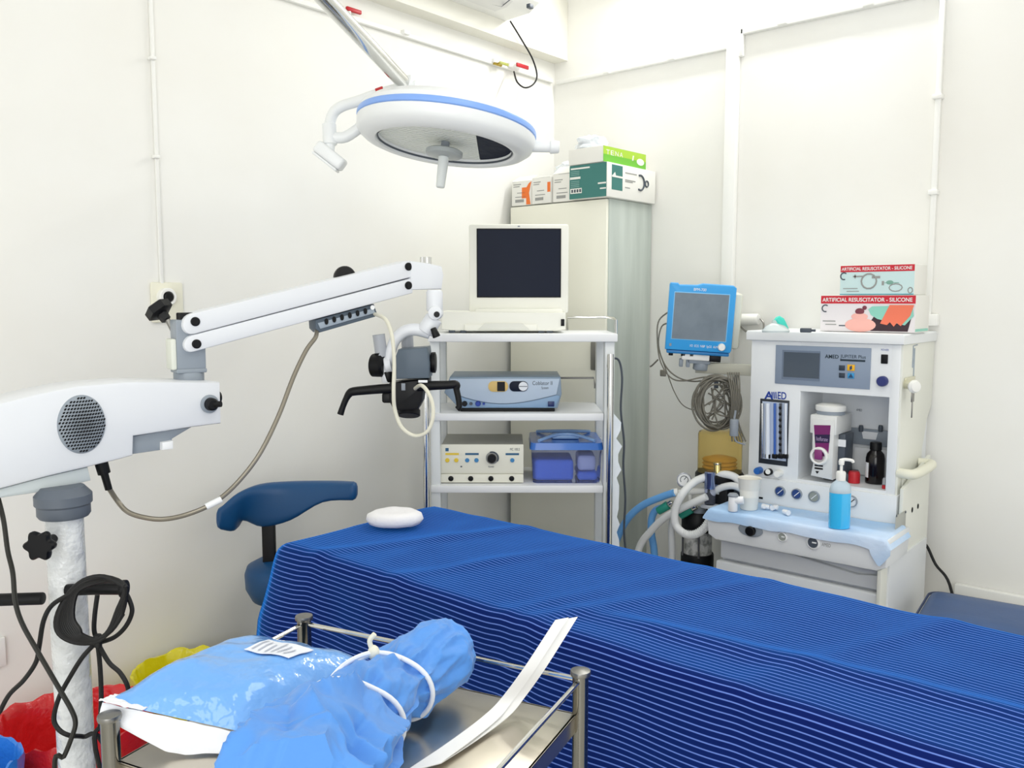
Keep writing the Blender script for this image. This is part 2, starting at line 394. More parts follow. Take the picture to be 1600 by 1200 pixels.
crumple('plastic_bag', 'crumpled white plastic bag on the glove boxes behind the lamp handle', (.26, -.21, cz+.128), .07, .06, .035, M_film, 'bag', 8)

# ---------------------------------------------------------------- equipment trolley (turned to face the camera)
TR = VPlane((.368-.042*cos(radians(40.5)), -1.099-.042*sin(radians(40.5))), (cos(radians(40.5)), sin(radians(40.5))))
TW, TD = .638, .34
t = thing('equipment_trolley', 'white tall equipment trolley with shelves and chrome side handles', 'trolley', (TR.M @ Vector((TW/2, TD/2, 0))), radians(40.5))
zs = [1.408, 1.132, .878, .22]
for z, nm in zip(zs, 'abcd'):
    b = MB(TR.M)
    if nm == 'a': b.box(-.004, TW+.008, -.02, TD, z-.028, z, .004)
    else: b.box(.0, TW-.036, -.008, TD-.01, z-.026, z, .003)
    b.build('shelf', mat('trolley_white', '#eceef0', .35), t)
for x0, x1, y0, y1 in [(0, .034, 0, .045), (TW-.034, TW, 0, .045), (0, .034, TD-.045, TD), (TW-.034, TW, TD-.045, TD)]:
    b = MB(TR.M); b.box(x0, x1, y0, y1, .1, zs[0]-.028, .004); b.build('post', mat('trolley_post', '#dfe3e4', .4), t)
for x in (-.012, TW-.017):
    y = -.032
    b = MB(TR.M); zt = TR(955, 572)[1]; zb = .50
    b.tube([(x, .0, zt), (x, y*.7, zt), (x, y, zt-.02), (x, y, zb+.02), (x, y*.7, zb), (x, .0, zb)], .011, 14); b.build('handle', M_chrome, t)
z = zs[0]
for x0, x1 in [(-.006, .09), (.43, TW+.006)]:
    b = MB(TR.M); yb = TD-.02
    if x0 < 0: pts = [(x0, .10, z), (x0, .10, z+.05), (x0, yb, z+.05), (x0, yb, z)]
    else: pts = [(x1, .02, z-.005), (x1, .02, z+.045), (x1, .06, z+.05), (x1, yb, z+.05), (x1-.15, yb, z+.05), (x1-.15, yb, z)]
    b.tube(pts, .005, 8, smooth=1); b.build('guard_rail', M_chrome, t)
for zz in (1.225, .82):
    b = MB(TR.M); b.tube([(.12, TD-.01, zz-.04), (.13, TD-.01, zz), (TW-.04, TD-.01, zz), (TW-.035, TD-.01, zz-.04)], .004, 8, smooth=1); b.build('back_wire', M_dsteel, t)
for x in (.03, TW-.03):
    for y in (.03, TD-.03):
        b = MB(TR.M); b.cyl((x, y, .06), (x, y, .1), .012); b.box(x-.016, x+.016, y-.012, y+.012, .045, .075, .004); f = b.build('caster', M_dgrey, t)
        b = MB(TR.M); b.cyl((x-.012, y+.01, .04), (x+.012, y+.01, .04), .04, bev=.004); b.build('wheel', M_rubber, f)
b = MB(TR.M)     # wrinkled protective film hanging off the post
xe = TW; ed = [(xe, .60)] + [(xe+.008+.016*abs(sin(k*1.9))+.004*(k % 3), .62+k*.028) for k in range(18)] + [(xe, 1.13)]
b.prism(ed, .02, .0225); b.build('film_strip', M_film, t)
# cable behind the handle
p = [TR.M @ Vector((TR(x, y, .16)[0], .16, TR(x, y, .16)[1])) for x, y in [(955, 556), (966, 562), (972, 590), (970, 640), (975, 690), (974, 730), (977, 780), (975, 830), (978, 880)]]
p[0] = TR.M @ Vector((TW-.01, .12, 1.31)); p += [p[-1]+Vector((0, 0, -.3))]
b = MB(); b.tube(p, .004, 8); solo('power_cable', b, M_dgrey, 'thin grey cable hanging between the white trolley and the grey cabinet side', 'cable')

def onT(pts, off): return [TR(x, y, off) for x, y in pts]
# monitor console (top shelf)
t = thing('monitor_console', 'white portable monitor with a dark screen on the top shelf of the trolley', 'monitor', TR.M @ Vector((.25, .12, zs[0])), radians(40.5))
xa, xb = TR(690, 515, .03)[0], TR(884, 515, .03)[0]; z = zs[0]+.001
M_con = mat('console_white', '#f0f0e6', .4)
b = MB(TR.M); b.prism([(xa, z+.012), (xa+.03, z+.008), (xb-.03, z+.006), (xb, z+.012), (xb, z+.07), (xa, z+.075)], .03, .27, .006)
b.box(xa+.08, xb-.1, .022, .03, z+.008, z+.03, .003); b.build('base', M_con, t)
b = MB(TR.M); cxm = (xa+xb)/2; b.prism([(cxm-.09, z+.012), (cxm+.09, z+.012), (cxm+.065, z+.034), (cxm-.065, z+.034)], .018, .0225, .001); b.build('carry_handle', mat('console_shade', '#dedfd6', .45), t)
for x in (xa+.035, xa+.075, xb-.085, xb-.055):
    b = MB(TR.M); b.box(x-.011, x+.011, .035, .05, z, z+.012, .002); b.build('foot', M_dgrey, t)
b = MB(TR.M); q = TR(880, 504, .03); b.box(q[0]-.008, q[0]+.004, .026, .031, q[1]-.012, q[1]+.012, .001); b.build('switch', M_black, t)
L0, L1 = TR(733, 480, .1), TR(889, 350, .1); S0, S1 = TR(746, 464, .1), TR(876, 358, .1)
b = MB(TR.M); b.box(L0[0], L1[0], .10, .14, z+.068, L1[1], .008); b.box(L0[0]+.02, L1[0]-.02, .085, .16, z+.05, z+.085, .01); ld = b.build('lid', M_con, t)
b = MB(TR.M); b.box(S0[0]-.002, S1[0]+.002, .096, .1005, S0[1]-.002, S1[1]+.002, .001); f = b.build('screen_frame', M_black, ld)
b = MB(TR.M); b.box(S0[0]+.002, S1[0]-.002, .0945, .096, S0[1]+.002, S1[1]-.002); b.build('screen', M_navy, ld)
b = MB(TR.M); b.box((L0[0]+L1[0])/2-.004, (L0[0]+L1[0])/2+.004, .0985, .1, L1[1]-.01, L1[1]-.006); b.build('latch', M_grey, ld)

# blue-grey generator (second shelf)
t = thing('surgical_generator', 'blue-grey generator with two display windows on the second trolley shelf', 'medical device', TR.M @ Vector((.25, .12, zs[1])), radians(40.5))
z = zs[1]+.001; ya = .035; xa, xb = TR(694, 600, ya)[0], TR(876, 600, ya)[0]; zt = TR(780, 589, ya)[1]; h = zt-z
M_gen = mat('generator_grey', '#8496a8', .4, .2); M_genp = mat('generator_panel', '#b6c6d8', .4); M_genb = mat('generator_band', '#7f9dbd', .35)
b = MB(TR.M); b.prism([(xa, z+h*.55), (xa+.05, z+.012), (xb-.01, z+.012), (xb+.004, z+h*.5), (xb, zt), (xa+.02, zt)], ya, ya+.25, .004); b.build('casing', M_gen, t)
b = MB(TR.M); lo = [(xa+.045 + (xb-xa-.06)*k/12, z + h*(.50 - .26*sin(pi*(k/12)**.9))) for k in range(13)]
b.prism(lo + [(xb-.004, zt-.006), (xa+.02, zt-.006)], ya-.006, ya, .001); pn = b.build('front_panel', M_genp, t)
lo2 = [(p[0], p[1]-.003) for p in lo]
b = MB(TR.M); b.prism([(xa+.05, z+.014), (xb-.02, z+.014), (xb-.002, z+h*.45)] + list(reversed([(x, zz) for x, zz in lo2 if x < xb-.01])), ya-.003, ya, .0005); b.build('lower_band', M_genb, t)
b = MB(TR.M); b.box(xa+.055, xb-.02, ya+.005, ya+.24, z, z+.012, .002); b.build('foot_plate', M_black, t)
def disp(px0, px1, py0, py1, m, nm, par, y, rnd=.006):
    a = TR(px0, py1, y); c = TR(px1, py0, y); b = MB(TR.M)
    w = c[0]-a[0]; hh = c[1]-a[1]; n = 8; r = min(w, hh)/2*.9; pts = []
    for cx_, cz_, s0 in [(c[0]-r, c[1]-r, 0), (a[0]+r, c[1]-r, 90), (a[0]+r, a[1]+r, 180), (c[0]-r, a[1]+r, 270)]:
        pts += [(cx_+r*cos(radians(s0+90*k/n)), cz_+r*sin(radians(s0+90*k/n))) for k in range(n+1)]
    b.prism(list(reversed(pts)), y-.003, y, .0006); return b.build(nm, m, par)
y = ya-.006
d1 = disp(763, 794, 595.5, 612, mat('amber_plastic', '#d7b871', .4), 'display_window', pn, y)
d2 = disp(796, 825, 595.5, 611.5, M_navy, 'display_window', pn, y)
q0, q1 = TR(777, 611, y), TR(789, 596.5, y); b = MB(TR.M); b.box(q0[0], q1[0], y-.005, y-.003, q0[1], q1[1]); b.build('readout', M_black, pn)
b = MB(TR.M); c = TR(817.5, 603.5, y); b.lathe([(.016, 0), (.0155, .002)], (c[0], y-.003, c[1]), (0, -1, 0)); b.build('button', mat('pale_button', '#e3e8ee', .4), pn)
b = MB(TR.M); b.box(c[0]-.014, c[0]+.014, y-.0062, y-.005, c[1]-.001, c[1]+.001); b.build('button_line', M_dgrey, pn)
b = MB(TR.M); a0, a1 = TR(832, 601.5, y), TR(863, 595.5, y); b.text('Coblator II', a0[0], a1[0], a0[1], a1[1], y-.0008); a0, a1 = TR(846, 609, y), TR(857, 604, y); b.text('System', a0[0], a1[0], a0[1], a1[1], y-.0008)
b.use(M_dgrey); b.build('lettering', M_dgrey, pn)
for px, r, m in [(726, .0085, M_black), (736, .005, M_dgrey), (747, .0085, M_blueink), (756, .004, M_blueink)]:
    b = MB(TR.M); c = TR(px, 630.5, ya); b.lathe([(r*1.15, 0), (r*1.15, .003), (r, .004), (r*.9, .012)], (c[0], ya-.003, c[1]), (0, -1, 0)); b.build('socket', m, t)
b = MB(TR.M); a0, a1 = TR(856, 635, ya), TR(866, 627, ya); b.box(a0[0], a1[0], ya-.008, ya-.002, a0[1], a1[1], .001); b.build('power_switch', mat('navy_plastic', '#1a2a5c', .35), t)

# white electrosurgical unit (third shelf)
t = thing('electrosurgical_unit', 'cream electrosurgical unit with a black dial on the third trolley shelf', 'medical device', TR.M @ Vector((.15, .12, zs[2])), radians(40.5))
z = zs[2]+.001; ya = .03; xa, xb = TR(689, 750, ya)[0], TR(818, 750, ya)[0]; zt = TR(750, 694.5, ya)[1]
M_esu = mat('esu_cream', '#e9e8da', .45)
b = MB(TR.M); b.box(xa+.002, xb-.002, ya+.004, ya+.25, z+.004, zt-.001, .003); b.build('casing', mat('esu_grey', '#a5a59c', .45), t)
b = MB(TR.M); zm = TR(750, 740, ya)[1]; b.box(xa, xb, ya, ya+.006, zm, zt, .002); b.box(xa, xb, ya-.006, ya+.006, z+.002, zm-.001, .003); pn = b.build('front_panel', M_esu, t)
def plate(px0, px1, py0, py1, m, nm, par, y, tk=.0012):
    a = TR(px0, py1, y); c = TR(px1, py0, y); b = MB(TR.M); b.box(a[0], c[0], y-tk, y, a[1], c[1]); return b.build(nm, m, par)
def knob(px, py, r, h, m, nm, par, y):
    c = TR(px, py, y); b = MB(TR.M); b.lathe([(r, 0), (r, h*.8), (r*.85, h)], (c[0], y, c[1]), (0, -1, 0)); return b.build(nm, m, par)
plate(696, 717, 707.8, 710.8, M_yellow, 'stripe_label', pn, ya); plate(727, 748, 707.8, 710.8, mat('teal_blue_print', '#2d6186', .5), 'stripe_label', pn, ya); plate(790, 811, 708, 711, MATS['teal_blue_print'], 'stripe_label', pn, ya)
plate(696, 701, 700, 705, MATS['teal_blue_print'], 'badge', pn, ya); plate(719.5, 722, 728, 730, M_dgrey, 'indicator', pn, ya)
for x, m in [(699, M_yellow), (713, M_yellow), (730, mat('blue_button', '#3f86bd', .4)), (744.5, MATS['blue_button']), (800.5, MATS['blue_button'])]: knob(x, 719, .0075, .004, m, 'button', pn, ya)
knob(769, 715.5, .0225, .001, M_gtxt, 'dial_scale', pn, ya)
b = MB(TR.M); c = TR(769, 715.5, ya); b.tube([(c[0]+.0215*cos(radians(a)), ya-.002, c[1]+.0215*sin(radians(a))) for a in range(110, -50, -16)], .0026, 6); b.build('dial_mark', M_dgrey, pn)
knob(768.5, 716, .0155, .018, M_black, 'dial', pn, ya-.001)
b = MB(TR.M); a0, a1 = TR(797, 704, ya), TR(812, 700, ya); b.text('MC 100.2', a0[0], a1[0], a0[1], a1[1], ya-.0008); a0, a1 = TR(763, 730.5, ya), TR(772, 728, ya); b.text('POWER', a0[0], a1[0], a0[1], a1[1], ya-.0008); b.build('lettering', M_dgrey, pn)
for x in (704.5, 735.5, 767, 799.5): knob(x, 747.7, .0092, .004, M_black, 'socket', pn, ya-.006)

# storage box with a blue lid (third shelf)
t = thing('storage_box', 'clear plastic storage box with a blue lid on the third trolley shelf', 'storage box', TR.M @ Vector((.45, .12, zs[2])), radians(40.5))
xa, xb = TR(833, 755, .03)[0], TR(938, 755, .03)[0]; z = zs[2]+.001; zt = TR(885, 697, .03)[1]
M_clear = mat('clear_blue_plastic', '#e4eaff', .1, trans=.95, ior=1.1)
def taper(b, x0, x1, y0, y1, z0, z1, k, cap0=True, cap1=False):
    def ring(g, zz, r=.02, n=5):
        out = []
        for cx_, cy_, s0 in [(x1-r+g, y1-r+g, 0), (x0+r-g, y1-r+g, 90), (x0+r-g, y0+r-g, 180), (x1-r+g, y0+r-g, 270)]:
            out += [(cx_+r*cos(radians(s0+90*q/n)), cy_+r*sin(radians(s0+90*q/n)), zz) for q in range(n+1)]
        return out
    return b._fin(b.loops([ring(0, z0), ring(k, z1)], cap0=cap0, cap1=cap1))
b = MB(TR.M); taper(b, xa, xb, .03, .27, z, zt, .006); taper(b, xa+.003, xb-.003, .033, .267, z+.003, zt, .006); b.build('tub', M_clear, t)
M_lid = mat('blue_lid_plastic', '#2a6cc4', .25, coat=.3)
b = MB(TR.M); taper(b, xa-.012, xb+.01, .016, .284, zt-.012, zt+.012, -.004, True, True); ld = b.build('lid', M_lid, t)
b = MB(TR.M)
zz = zt+.013
for s in (0, 1):
    pts = [(xa+.02, .04), (xa+.085, .10), (xb-.085, .10), (xb-.02, .04)] if s == 0 else [(xa+.02, .26), (xa+.085, .19), (xb-.085, .19), (xb-.02, .26)]
    b.tube([(x, y, zz+.004+.012*(1 if .05 < y < .25 else 0)) for x, y in pts], .006, 8)
b.box(xa+.07, xb-.07, .1, .19, zz, zz+.014, .005); b.build('lid_rib', mat('pale_blue_plastic', '#8fb2dd', .3), ld)
b = MB(TR.M); b.box(xb+.008, xb+.016, .12, .18, zt-.05, zt+.01, .003); b.build('clip', mat('pale_grey_plastic', '#c5cad2', .4), ld)
# its contents, lying inside: things of their own
M_pack = mat('blue_wrap', '#5a86ee', .6, bump=(30, .3, .01))
w = xb-xa
for i, (a, c, z0, z1, y0, y1, m, lb) in enumerate([(.01, .62, .008, .085, .05, .25, M_pack, 'large blue wrapped packet inside the clear storage box'),
        (.64, .97, .008, .04, .05, .25, M_pack, 'small blue wrapped packet at the bottom of the clear storage box'),
        (.64, .95, .044, .1, .05, .2, mat('grey_wrap', '#d3d9f2', .5, bump=(30, .3, .01)), 'pale grey packet inside the clear storage box')]):
    b = MB(TR.M); b.box(xa+w*a+.006, xa+w*c-.004, y0, y1, z+z0-.003, z+z1-.004, .012, 3); solo('wrapped_packet', b, m, lb, 'packet', 'packets in the storage box')

# ---------------------------------------------------------------- operating table and its sheet
X0, X1, YF, YN, ZT = .545, 2.5, -1.315, -1.855, .87
t = thing('operating_table', 'operating table hidden under the blue striped sheet', 'table', (1.5, -1.585, 0))
b = MB(); b.box(X0+.03, X1-.03, YN+.03, YF-.03, ZT-.075, ZT-.012, .02); b.build('mattress', M_black, t)
b = MB(); b.box(X0+.05, X1-.05, YN+.05, YF-.05, ZT-.12, ZT-.075, .006); b.build('tabletop', M_dsteel, t)
b = MB(); b.box(1.3, 1.62, -1.72, -1.45, .12, ZT-.12, .02); b.build('column', M_dsteel, t)
b = MB(); b.box(.95, 1.95, -1.8, -1.37, 0, .12, .03); b.build('base', M_white, t)
# striped fabric
def stripe_material():
    m = bpy.data.materials.new('striped_fabric'); m.use_nodes = True; nt = m.node_tree; bs = nt.nodes['Principled BSDF']; N = nt.nodes.new
    uv = N('ShaderNodeUVMap'); sep = N('ShaderNodeSeparateXYZ'); nt.links.new(uv.outputs['UV'], sep.inputs[0])
    d = N('ShaderNodeMath'); d.operation = 'DIVIDE'; d.inputs[1].default_value = .0120; nt.links.new(sep.outputs['Y'], d.inputs[0])
    f = N('ShaderNodeMath'); f.operation = 'FRACT'; nt.links.new(d.outputs[0], f.inputs[0])
    r = N('ShaderNodeValToRGB'); e = r.color_ramp.elements
    e[0].position = 0.; e[0].color = (.0025, .0085, .098, 1); e[1].position = .66; e[1].color = (.0025, .0085, .098, 1)
    for p_, c_ in [(.75, (.12, .20, .60, 1)), (.86, (.14, .23, .66, 1)), (.95, (.0025, .0085, .098, 1))]:
        q = e.new(p_); q.color = c_
    nt.links.new(f.outputs[0], r.inputs['Fac']); nt.links.new(r.outputs['Color'], bs.inputs['Base Color'])
    bs.inputs['Roughness'].default_value = .75; bs.inputs['Sheen Weight'].default_value = 1.0; bs.inputs['Sheen Roughness'].default_value = .45; bs.inputs['Sheen Tint'].default_value = (.03, .29, 1, 1)
    bs.inputs['Specular IOR Level'].default_value = .06
    bp = N('ShaderNodeBump'); bp.inputs['Strength'].default_value = .25; bp.inputs['Distance'].default_value = .002
    nt.links.new(f.outputs[0], bp.inputs['Height']); nt.links.new(bp.outputs['Normal'], bs.inputs['Normal'])
    return m
def sheet():
    bm = bmesh.new(); uvl = bm.loops.layers.uv.new('UVMap')
    nx, ny = 150, 44
    def creases(x, y):
        z = .0045*noise.noise(Vector((x*3.2, y*5, 0))) + .002*noise.noise(Vector((x*9, y*9, 3)))
        for xc, sl, a, w in [(.93, .5, .009, .035), (1.20, .45, .006, .03), (1.5, .35, .004, .03), (1.66, .55, .008, .03), (2.05, .4, .006, .03), (.75, -.3, .005, .04)]:
            d = (x - xc - sl*(y-YF)*.9)/w; z += a*math.exp(-d*d)*(.5+.5*noise.noise(Vector((y*4, xc*9, 1))))
        # long fold lying across the near half
        d = (y - (YN+.12+.10*(x-1.7)))/.03
        if x > 1.4: z += .010*math.exp(-d*d)*min(1, (x-1.4)/.2)
        return z
    X = [X0 + (X1-X0)*(i/nx) for i in range(nx+1)]; Yy = [YN + (YF-YN)*j/ny for j in range(ny+1)]
    V = [[bm.verts.new((x, y, ZT+creases(x, y))) for y in Yy] for x in X]
    uvd = {}
    for i in range(nx+1):
        for j in range(ny+1): uvd[V[i][j]] = (X[i], Yy[j])
    faces = []
    for i in range(nx):
        for j in range(ny):
            faces.append((bm.faces.new((V[i][j], V[i+1][j], V[i+1][j+1], V[i][j+1])), None))
    for f, _ in faces:
        for l in f.loops: l[uvl].uv = uvd[l.vert]
    # skirt all round
    per = [(V[i][0], (0, -1), X[i]) for i in range(nx+1)]
    per += [(V[nx][j], (1, 0), X[nx]+Yy[j]-YN) for j in range(1, ny+1)]
    per += [(V[i][ny], (0, 1), 20-X[i]) for i in range(nx-1, -1, -1)]
    per += [(V[0][j], (-1, 0), 40-Yy[j]) for j in range(ny-1, 0, -1)]
    n = len(per)
    nor = []
    for k in range(n):
        s = Vector((0, 0)); 
        for q in range(-3, 4): s += Vector(per[(k+q) % n][1])*(1 if q else 1)
        nor.append(s.normalized())
    R = .028; rows = []; drop = [0]; 
    arc = [(R*sin(a), R*(1-cos(a)), R*a) for a in [radians(q) for q in (20, 42, 66, 90)]]
    for q in range(1, 31): arc.append((R, R+.6*q/30, R*pi/2+.6*q/30))
    last = [p[0] for p in per]; lastv = [0.0]*n
    for (o, d, s) in arc:
        cur = []
        for k in range(n):
            v0, dd, w = per[k]; nn = nor[k]
            g = min(1, d/.35)
            xx = v0.co.x
            sh = math.exp(-max(0, xx-X0)/.16) if dd[1] == -1 else 0
            fold = g*(.010*sin(w*9.5+.6) + .007*sin(w*21+1.2+d*2) + .016*noise.noise(Vector((w*3.1, d*1.5, 5)))) + .06*d + .05*sh*min(1, d/.2)
            fold += .006*noise.noise(Vector((w*7, d*9, 2)))*min(1, d/.05)
            p = Vector((v0.co.x + nn.x*(o+fold), v0.co.y + nn.y*(o+fold), v0.co.z - d))
            cur.append(bm.verts.new(p))
        for k in range(n):
            q = (k+1) % n
            f = bm.faces.new((last[k], cur[k], cur[q], last[q]))
            def uvv(kk, ss):
                v0, dd, w = per[kk]; wob = .0022*noise.noise(Vector((w*6, ss*7, 1)))*min(1, ss/.1)
                if dd[1] == 1: return (v0.co.x, YF + ss)
                return (v0.co.x - (ss if dd[0] else 0), YN - ss + wob)
            ps = lastv[k]
            us = [uvv(k, ps), uvv(k, s), uvv(q, s), uvv(q, ps)]
            if per[k][1][1] != per[q][1][1] and 1 in (per[k][1][1], per[q][1][1]): us = [(u_[0], YN-s_) for u_, s_ in zip(us, (ps, s, s, ps))]
            for l, u_ in zip(f.loops, us): l[uvl].uv = u_
        last = cur; lastv = [s]*n
    bmesh.ops.recalc_face_normals(bm, faces=bm.faces[:])
    me = bpy.data.meshes.new('striped_sheet'); bm.to_mesh(me); bm.free(); me.materials.append(stripe_material())
    me.polygons.foreach_set('use_smooth', [True]*len(me.polygons))
    o = bpy.data.objects.new('striped_sheet', me); COL.objects.link(o)
    o['label'] = 'blue and navy striped sheet draped over the operating table'; o['category'] = 'sheet'
    return o
sheet()
# white head pad
c = PZ(617, 822, ZT+.004); b = MB(frame((c.x, c.y, 0), HEAD))
prof = [(.0, .006), (.05, .002), (.074, .008), (.083, .02), (.078, .034), (.06, .043), (.035, .041), (.0, .038)]
r = b.lathe(prof, (0, 0, ZT+.006), n=48, sx=1, sy=.8)
for v in b.bm.verts: v.co += Vector((noise.noise(v.co*22), noise.noise(v.co*22+Vector((9, 0, 0))), .5*noise.noise(v.co*30)))*.004
solo('head_pad', b, mat('white_gauze', '#f1f0f2', .85, bump=(70, .5, .004)), 'small round white padded head ring lying on the striped sheet', 'pad', sharp=80)

# ---------------------------------------------------------------- surgeon's stool with curved backrest
M_stool = mat('petrol_upholstery', '#0f4878', .42, bump=(120, .12, .002))
ST = VPlane((.30, -1.62), RD)
t = thing('surgeon_stool', 'petrol blue stool with a curved backrest beside the table end', 'stool', (.33, -1.60, 0), HEAD)
sx = lambda px, py, o=0: ST(px, py, o)
# backrest: padded band, tapering from a drooping pad to a slim end
def stool_back():
    top = [(348, 790, -.055), (372, 770, -.02), (405, 757, .02), (450, 752.5, .04), (500, 751.5, .03), (530, 752, .01), (552, 753, -.02)]
    bot = [(348, 826, -.055), (368, 828, -.02), (382, 812, .02), (412, 822, .04), (455, 812, .03), (505, 784, .01), (552, 781, -.02)]
    rings = []
    for k, ((ax, ay, o), (bx, by, _)) in enumerate(zip(top, bot)):
        A = sx(ax, ay, o); B = sx(bx, by, o); th = [.03, .034, .036, .034, .03, .026, .022][k]
        cx_, cz_, h = (A[0]+B[0])/2, (A[1]+B[1])/2, (A[1]-B[1])/2
        sl = (A[0]-B[0])/2
        rings.append([Vector((cx_ + sl*sgn(sin(a), .6), o+th*sgn(cos(a), .6), cz_ + h*sgn(sin(a), .6))) for a in [2*pi*i/20 for i in range(20)]])
    out = []
    for k in range(len(rings)-1):
        for u in (0, .25, .5, .75):
            a = rings[max(k-1, 0)]; b_ = rings[k]; c_ = rings[k+1]; d_ = rings[min(k+2, len(rings)-1)]
            out.append([.5*((2*q) + (r_-p_)*u + (2*p_-5*q+4*r_-s_)*u*u + (3*q-p_-3*r_+s_)*u**3) for p_, q, r_, s_ in zip(a, b_, c_, d_)])
    out.append(rings[-1])
    def shrink(r, k, dx): c_ = sum(r, Vector())/len(r); return [c_ + (p_-c_)*k + Vector((dx, 0, 0)) for p_ in r]
    out = [shrink(out[0], .55, -.014), shrink(out[0], .85, -.009)] + out + [shrink(out[-1], .85, .008), shrink(out[-1], .5, .012)]
    return out
def sgn(v, p): return (abs(v)**p)*(1 if v >= 0 else -1)
b = MB(ST.M); b._fin(b.loops(stool_back())); b.build('backrest', M_stool, t, sharp=70)
A = sx(419, 815, .035); B = sx(419, 900, .035)
b = MB(ST.M); b.box(A[0]-.02, A[0]+.02, .028, .05, B[1]-.08, A[1]+.03, .004); b.build('back_post', M_black, t)
# seat
cS = sx(455, 885, .0); zt = cS[1]
b = MB(ST.M); b.lathe([(.0, -.135), (.10, -.133), (.14, -.115), (.158, -.08), (.16, -.035), (.152, -.012), (.125, .002), (.06, .009), (.0, .011)], (cS[0], .06, zt), n=40, sx=1, sy=.85); b.build('seat', M_stool, t, sharp=70)
b = MB(ST.M); b.cyl((cS[0], .06, .12), (cS[0], .06, zt-.115), .025); b.build('gas_lift', M_chrome, t)
for k in range(5):
    a = 2*pi*k/5+.3; b = MB(ST.M); e = Vector((cS[0]+.20*cos(a), .06+.20*sin(a), .075))
    b.tube([(cS[0], .06, .13), (cS[0]+.10*cos(a), .06+.10*sin(a), .11), e], .017, 8); lg = b.build('leg', M_black, t)
    b = MB(ST.M); b.cyl(e+Vector((-.012, 0, -.045)), e+Vector((.012, 0, -.045)), .03); b.cyl(e+Vector((0, 0, -.03)), e, .008); b.build('caster', M_rubber, lg)

# ---------------------------------------------------------------- stool with blue cushion near the back wall
t = thing('cushioned_stool', 'low stool with a square slate-blue cushion beside the anaesthesia machine', 'stool', (1.93, -.36, 0))
z = .585
P = [PZ(1447, 935, z), PZ(1475, 914, z), PZ(1612, 935, z), PZ(1598, 990, z)]
F = frame((1.94, -.355, 0), radians(6))
def rrect(x0, x1, y0, y1, r, n=6):
    out = []
    for cx_, cy_, s0 in [(x1-r, y1-r, 0), (x0+r, y1-r, 90), (x0+r, y0+r, 180), (x1-r, y0+r, 270)]:
        out += [(cx_+r*cos(radians(s0+90*q/n)), cy_+r*sin(radians(s0+90*q/n))) for q in range(n+1)]
    return out
M_cush = mat('slate_vinyl', '#3a5a8c', .42, var=(5, '#33507e', .35, .7), bump=(14, .12, .01))
b = MB(F); rr = []
for g, zz in [(-.03, -.075), (-.006, -.07), (0, -.055), (0, -.02), (-.008, -.006), (-.03, 0), (-.09, .004)]:
    rr.append([(x, y, z+zz) for x, y in rrect(-.185-g, .185+g, -.16-g, .16+g, max(.045+g, .01))])
b._fin(b.loops(rr)); b.build('cushion', M_cush, t, sharp=60)
b = MB(F); b.tube([(x, y, z-.012) for x, y in rrect(-.187, .187, -.162, .162, .045)], .004, 6, closed=True, smooth=1); b.build('piping', mat('navy_piping', '#22345c', .4), t)
b = MB(F); b.box(-.16, .16, -.14, .14, z-.095, z-.075, .004); b.build('seat_plate', M_dsteel, t)
for x in (-.14, .14):
    for y in (-.12, .12):
        b = MB(F); b.cyl((x*1.15, y*1.15, 0), (x, y, z-.09), .012); b.build('leg', M_chrome, t)
b = MB(); b.box(1.765, 2.3, -.03, -.001, .50, .555, .004)
solo('wall_ledge', b, M_white_plastic, 'narrow white ledge on the wall behind the slate-blue cushion', 'ledge')
b = MB(); b.tube([(1.642, -.06, .64), PY(1445, 850, -.05), PY(1462, 882, -.06), PY(1484, 914, -.08), (1.80, -.1, .40), (1.82, -.08, .1), (1.84, -.06, .006)], .005, 8)
solo('mains_cable', b, M_rubber, 'black mains cable slanting from the anaesthesia machine down behind the cushioned stool', 'cable')

# ---------------------------------------------------------------- surgical lamp
LD = 2.6
LC = PD(695, 231, LD)
nrm = (Zv + .02*VH*-1 + .117*RD - .0*VH); nrm = (Zv + .077*VH + .117*RD).normalized()
xl = (RD - nrm*RD.dot(nrm)).normalized(); yl = nrm.cross(xl)
LF = Matrix(((xl.x, yl.x, nrm.x, LC.x), (xl.y, yl.y, nrm.y, LC.y), (xl.z, yl.z, nrm.z, LC.z), (0, 0, 0, 1)))
t = thing('surgical_lamp', 'large round white surgical lamp with a blue ring, hung over the operating table', 'lamp', (LC.x, LC.y, LC.z+.12))
M_lampw = mat('lamp_white', '#eef1f2', .3)
b = MB(LF); b.lathe([(.201, .021), (.204, .010), (.212, .0), (.226, -.003), (.246, .004), (.263, .017), (.270, .030), (.271, .052), (.269, .054)], n=64, cap=False); b.lathe([(.266, .073), (.262, .088), (.240, .106), (.18, .122), (.10, .132), (.0, .134)], n=64, cap=False); dm = b.build('dome', M_lampw, t)
b = MB(LF); b.lathe([(.267, .0535), (.272, .057), (.2725, .066), (.270, .073), (.262, .0745)], n=64, cap=False); b.build('ring', mat('lamp_blue', '#86aef2', .3), dm)
b = MB(LF); b.lathe([(.2065, .0085), (.2040, .0045), (.2025, .0105)], n=64, cap=False); b.build('lens_gasket', M_dgrey, dm)
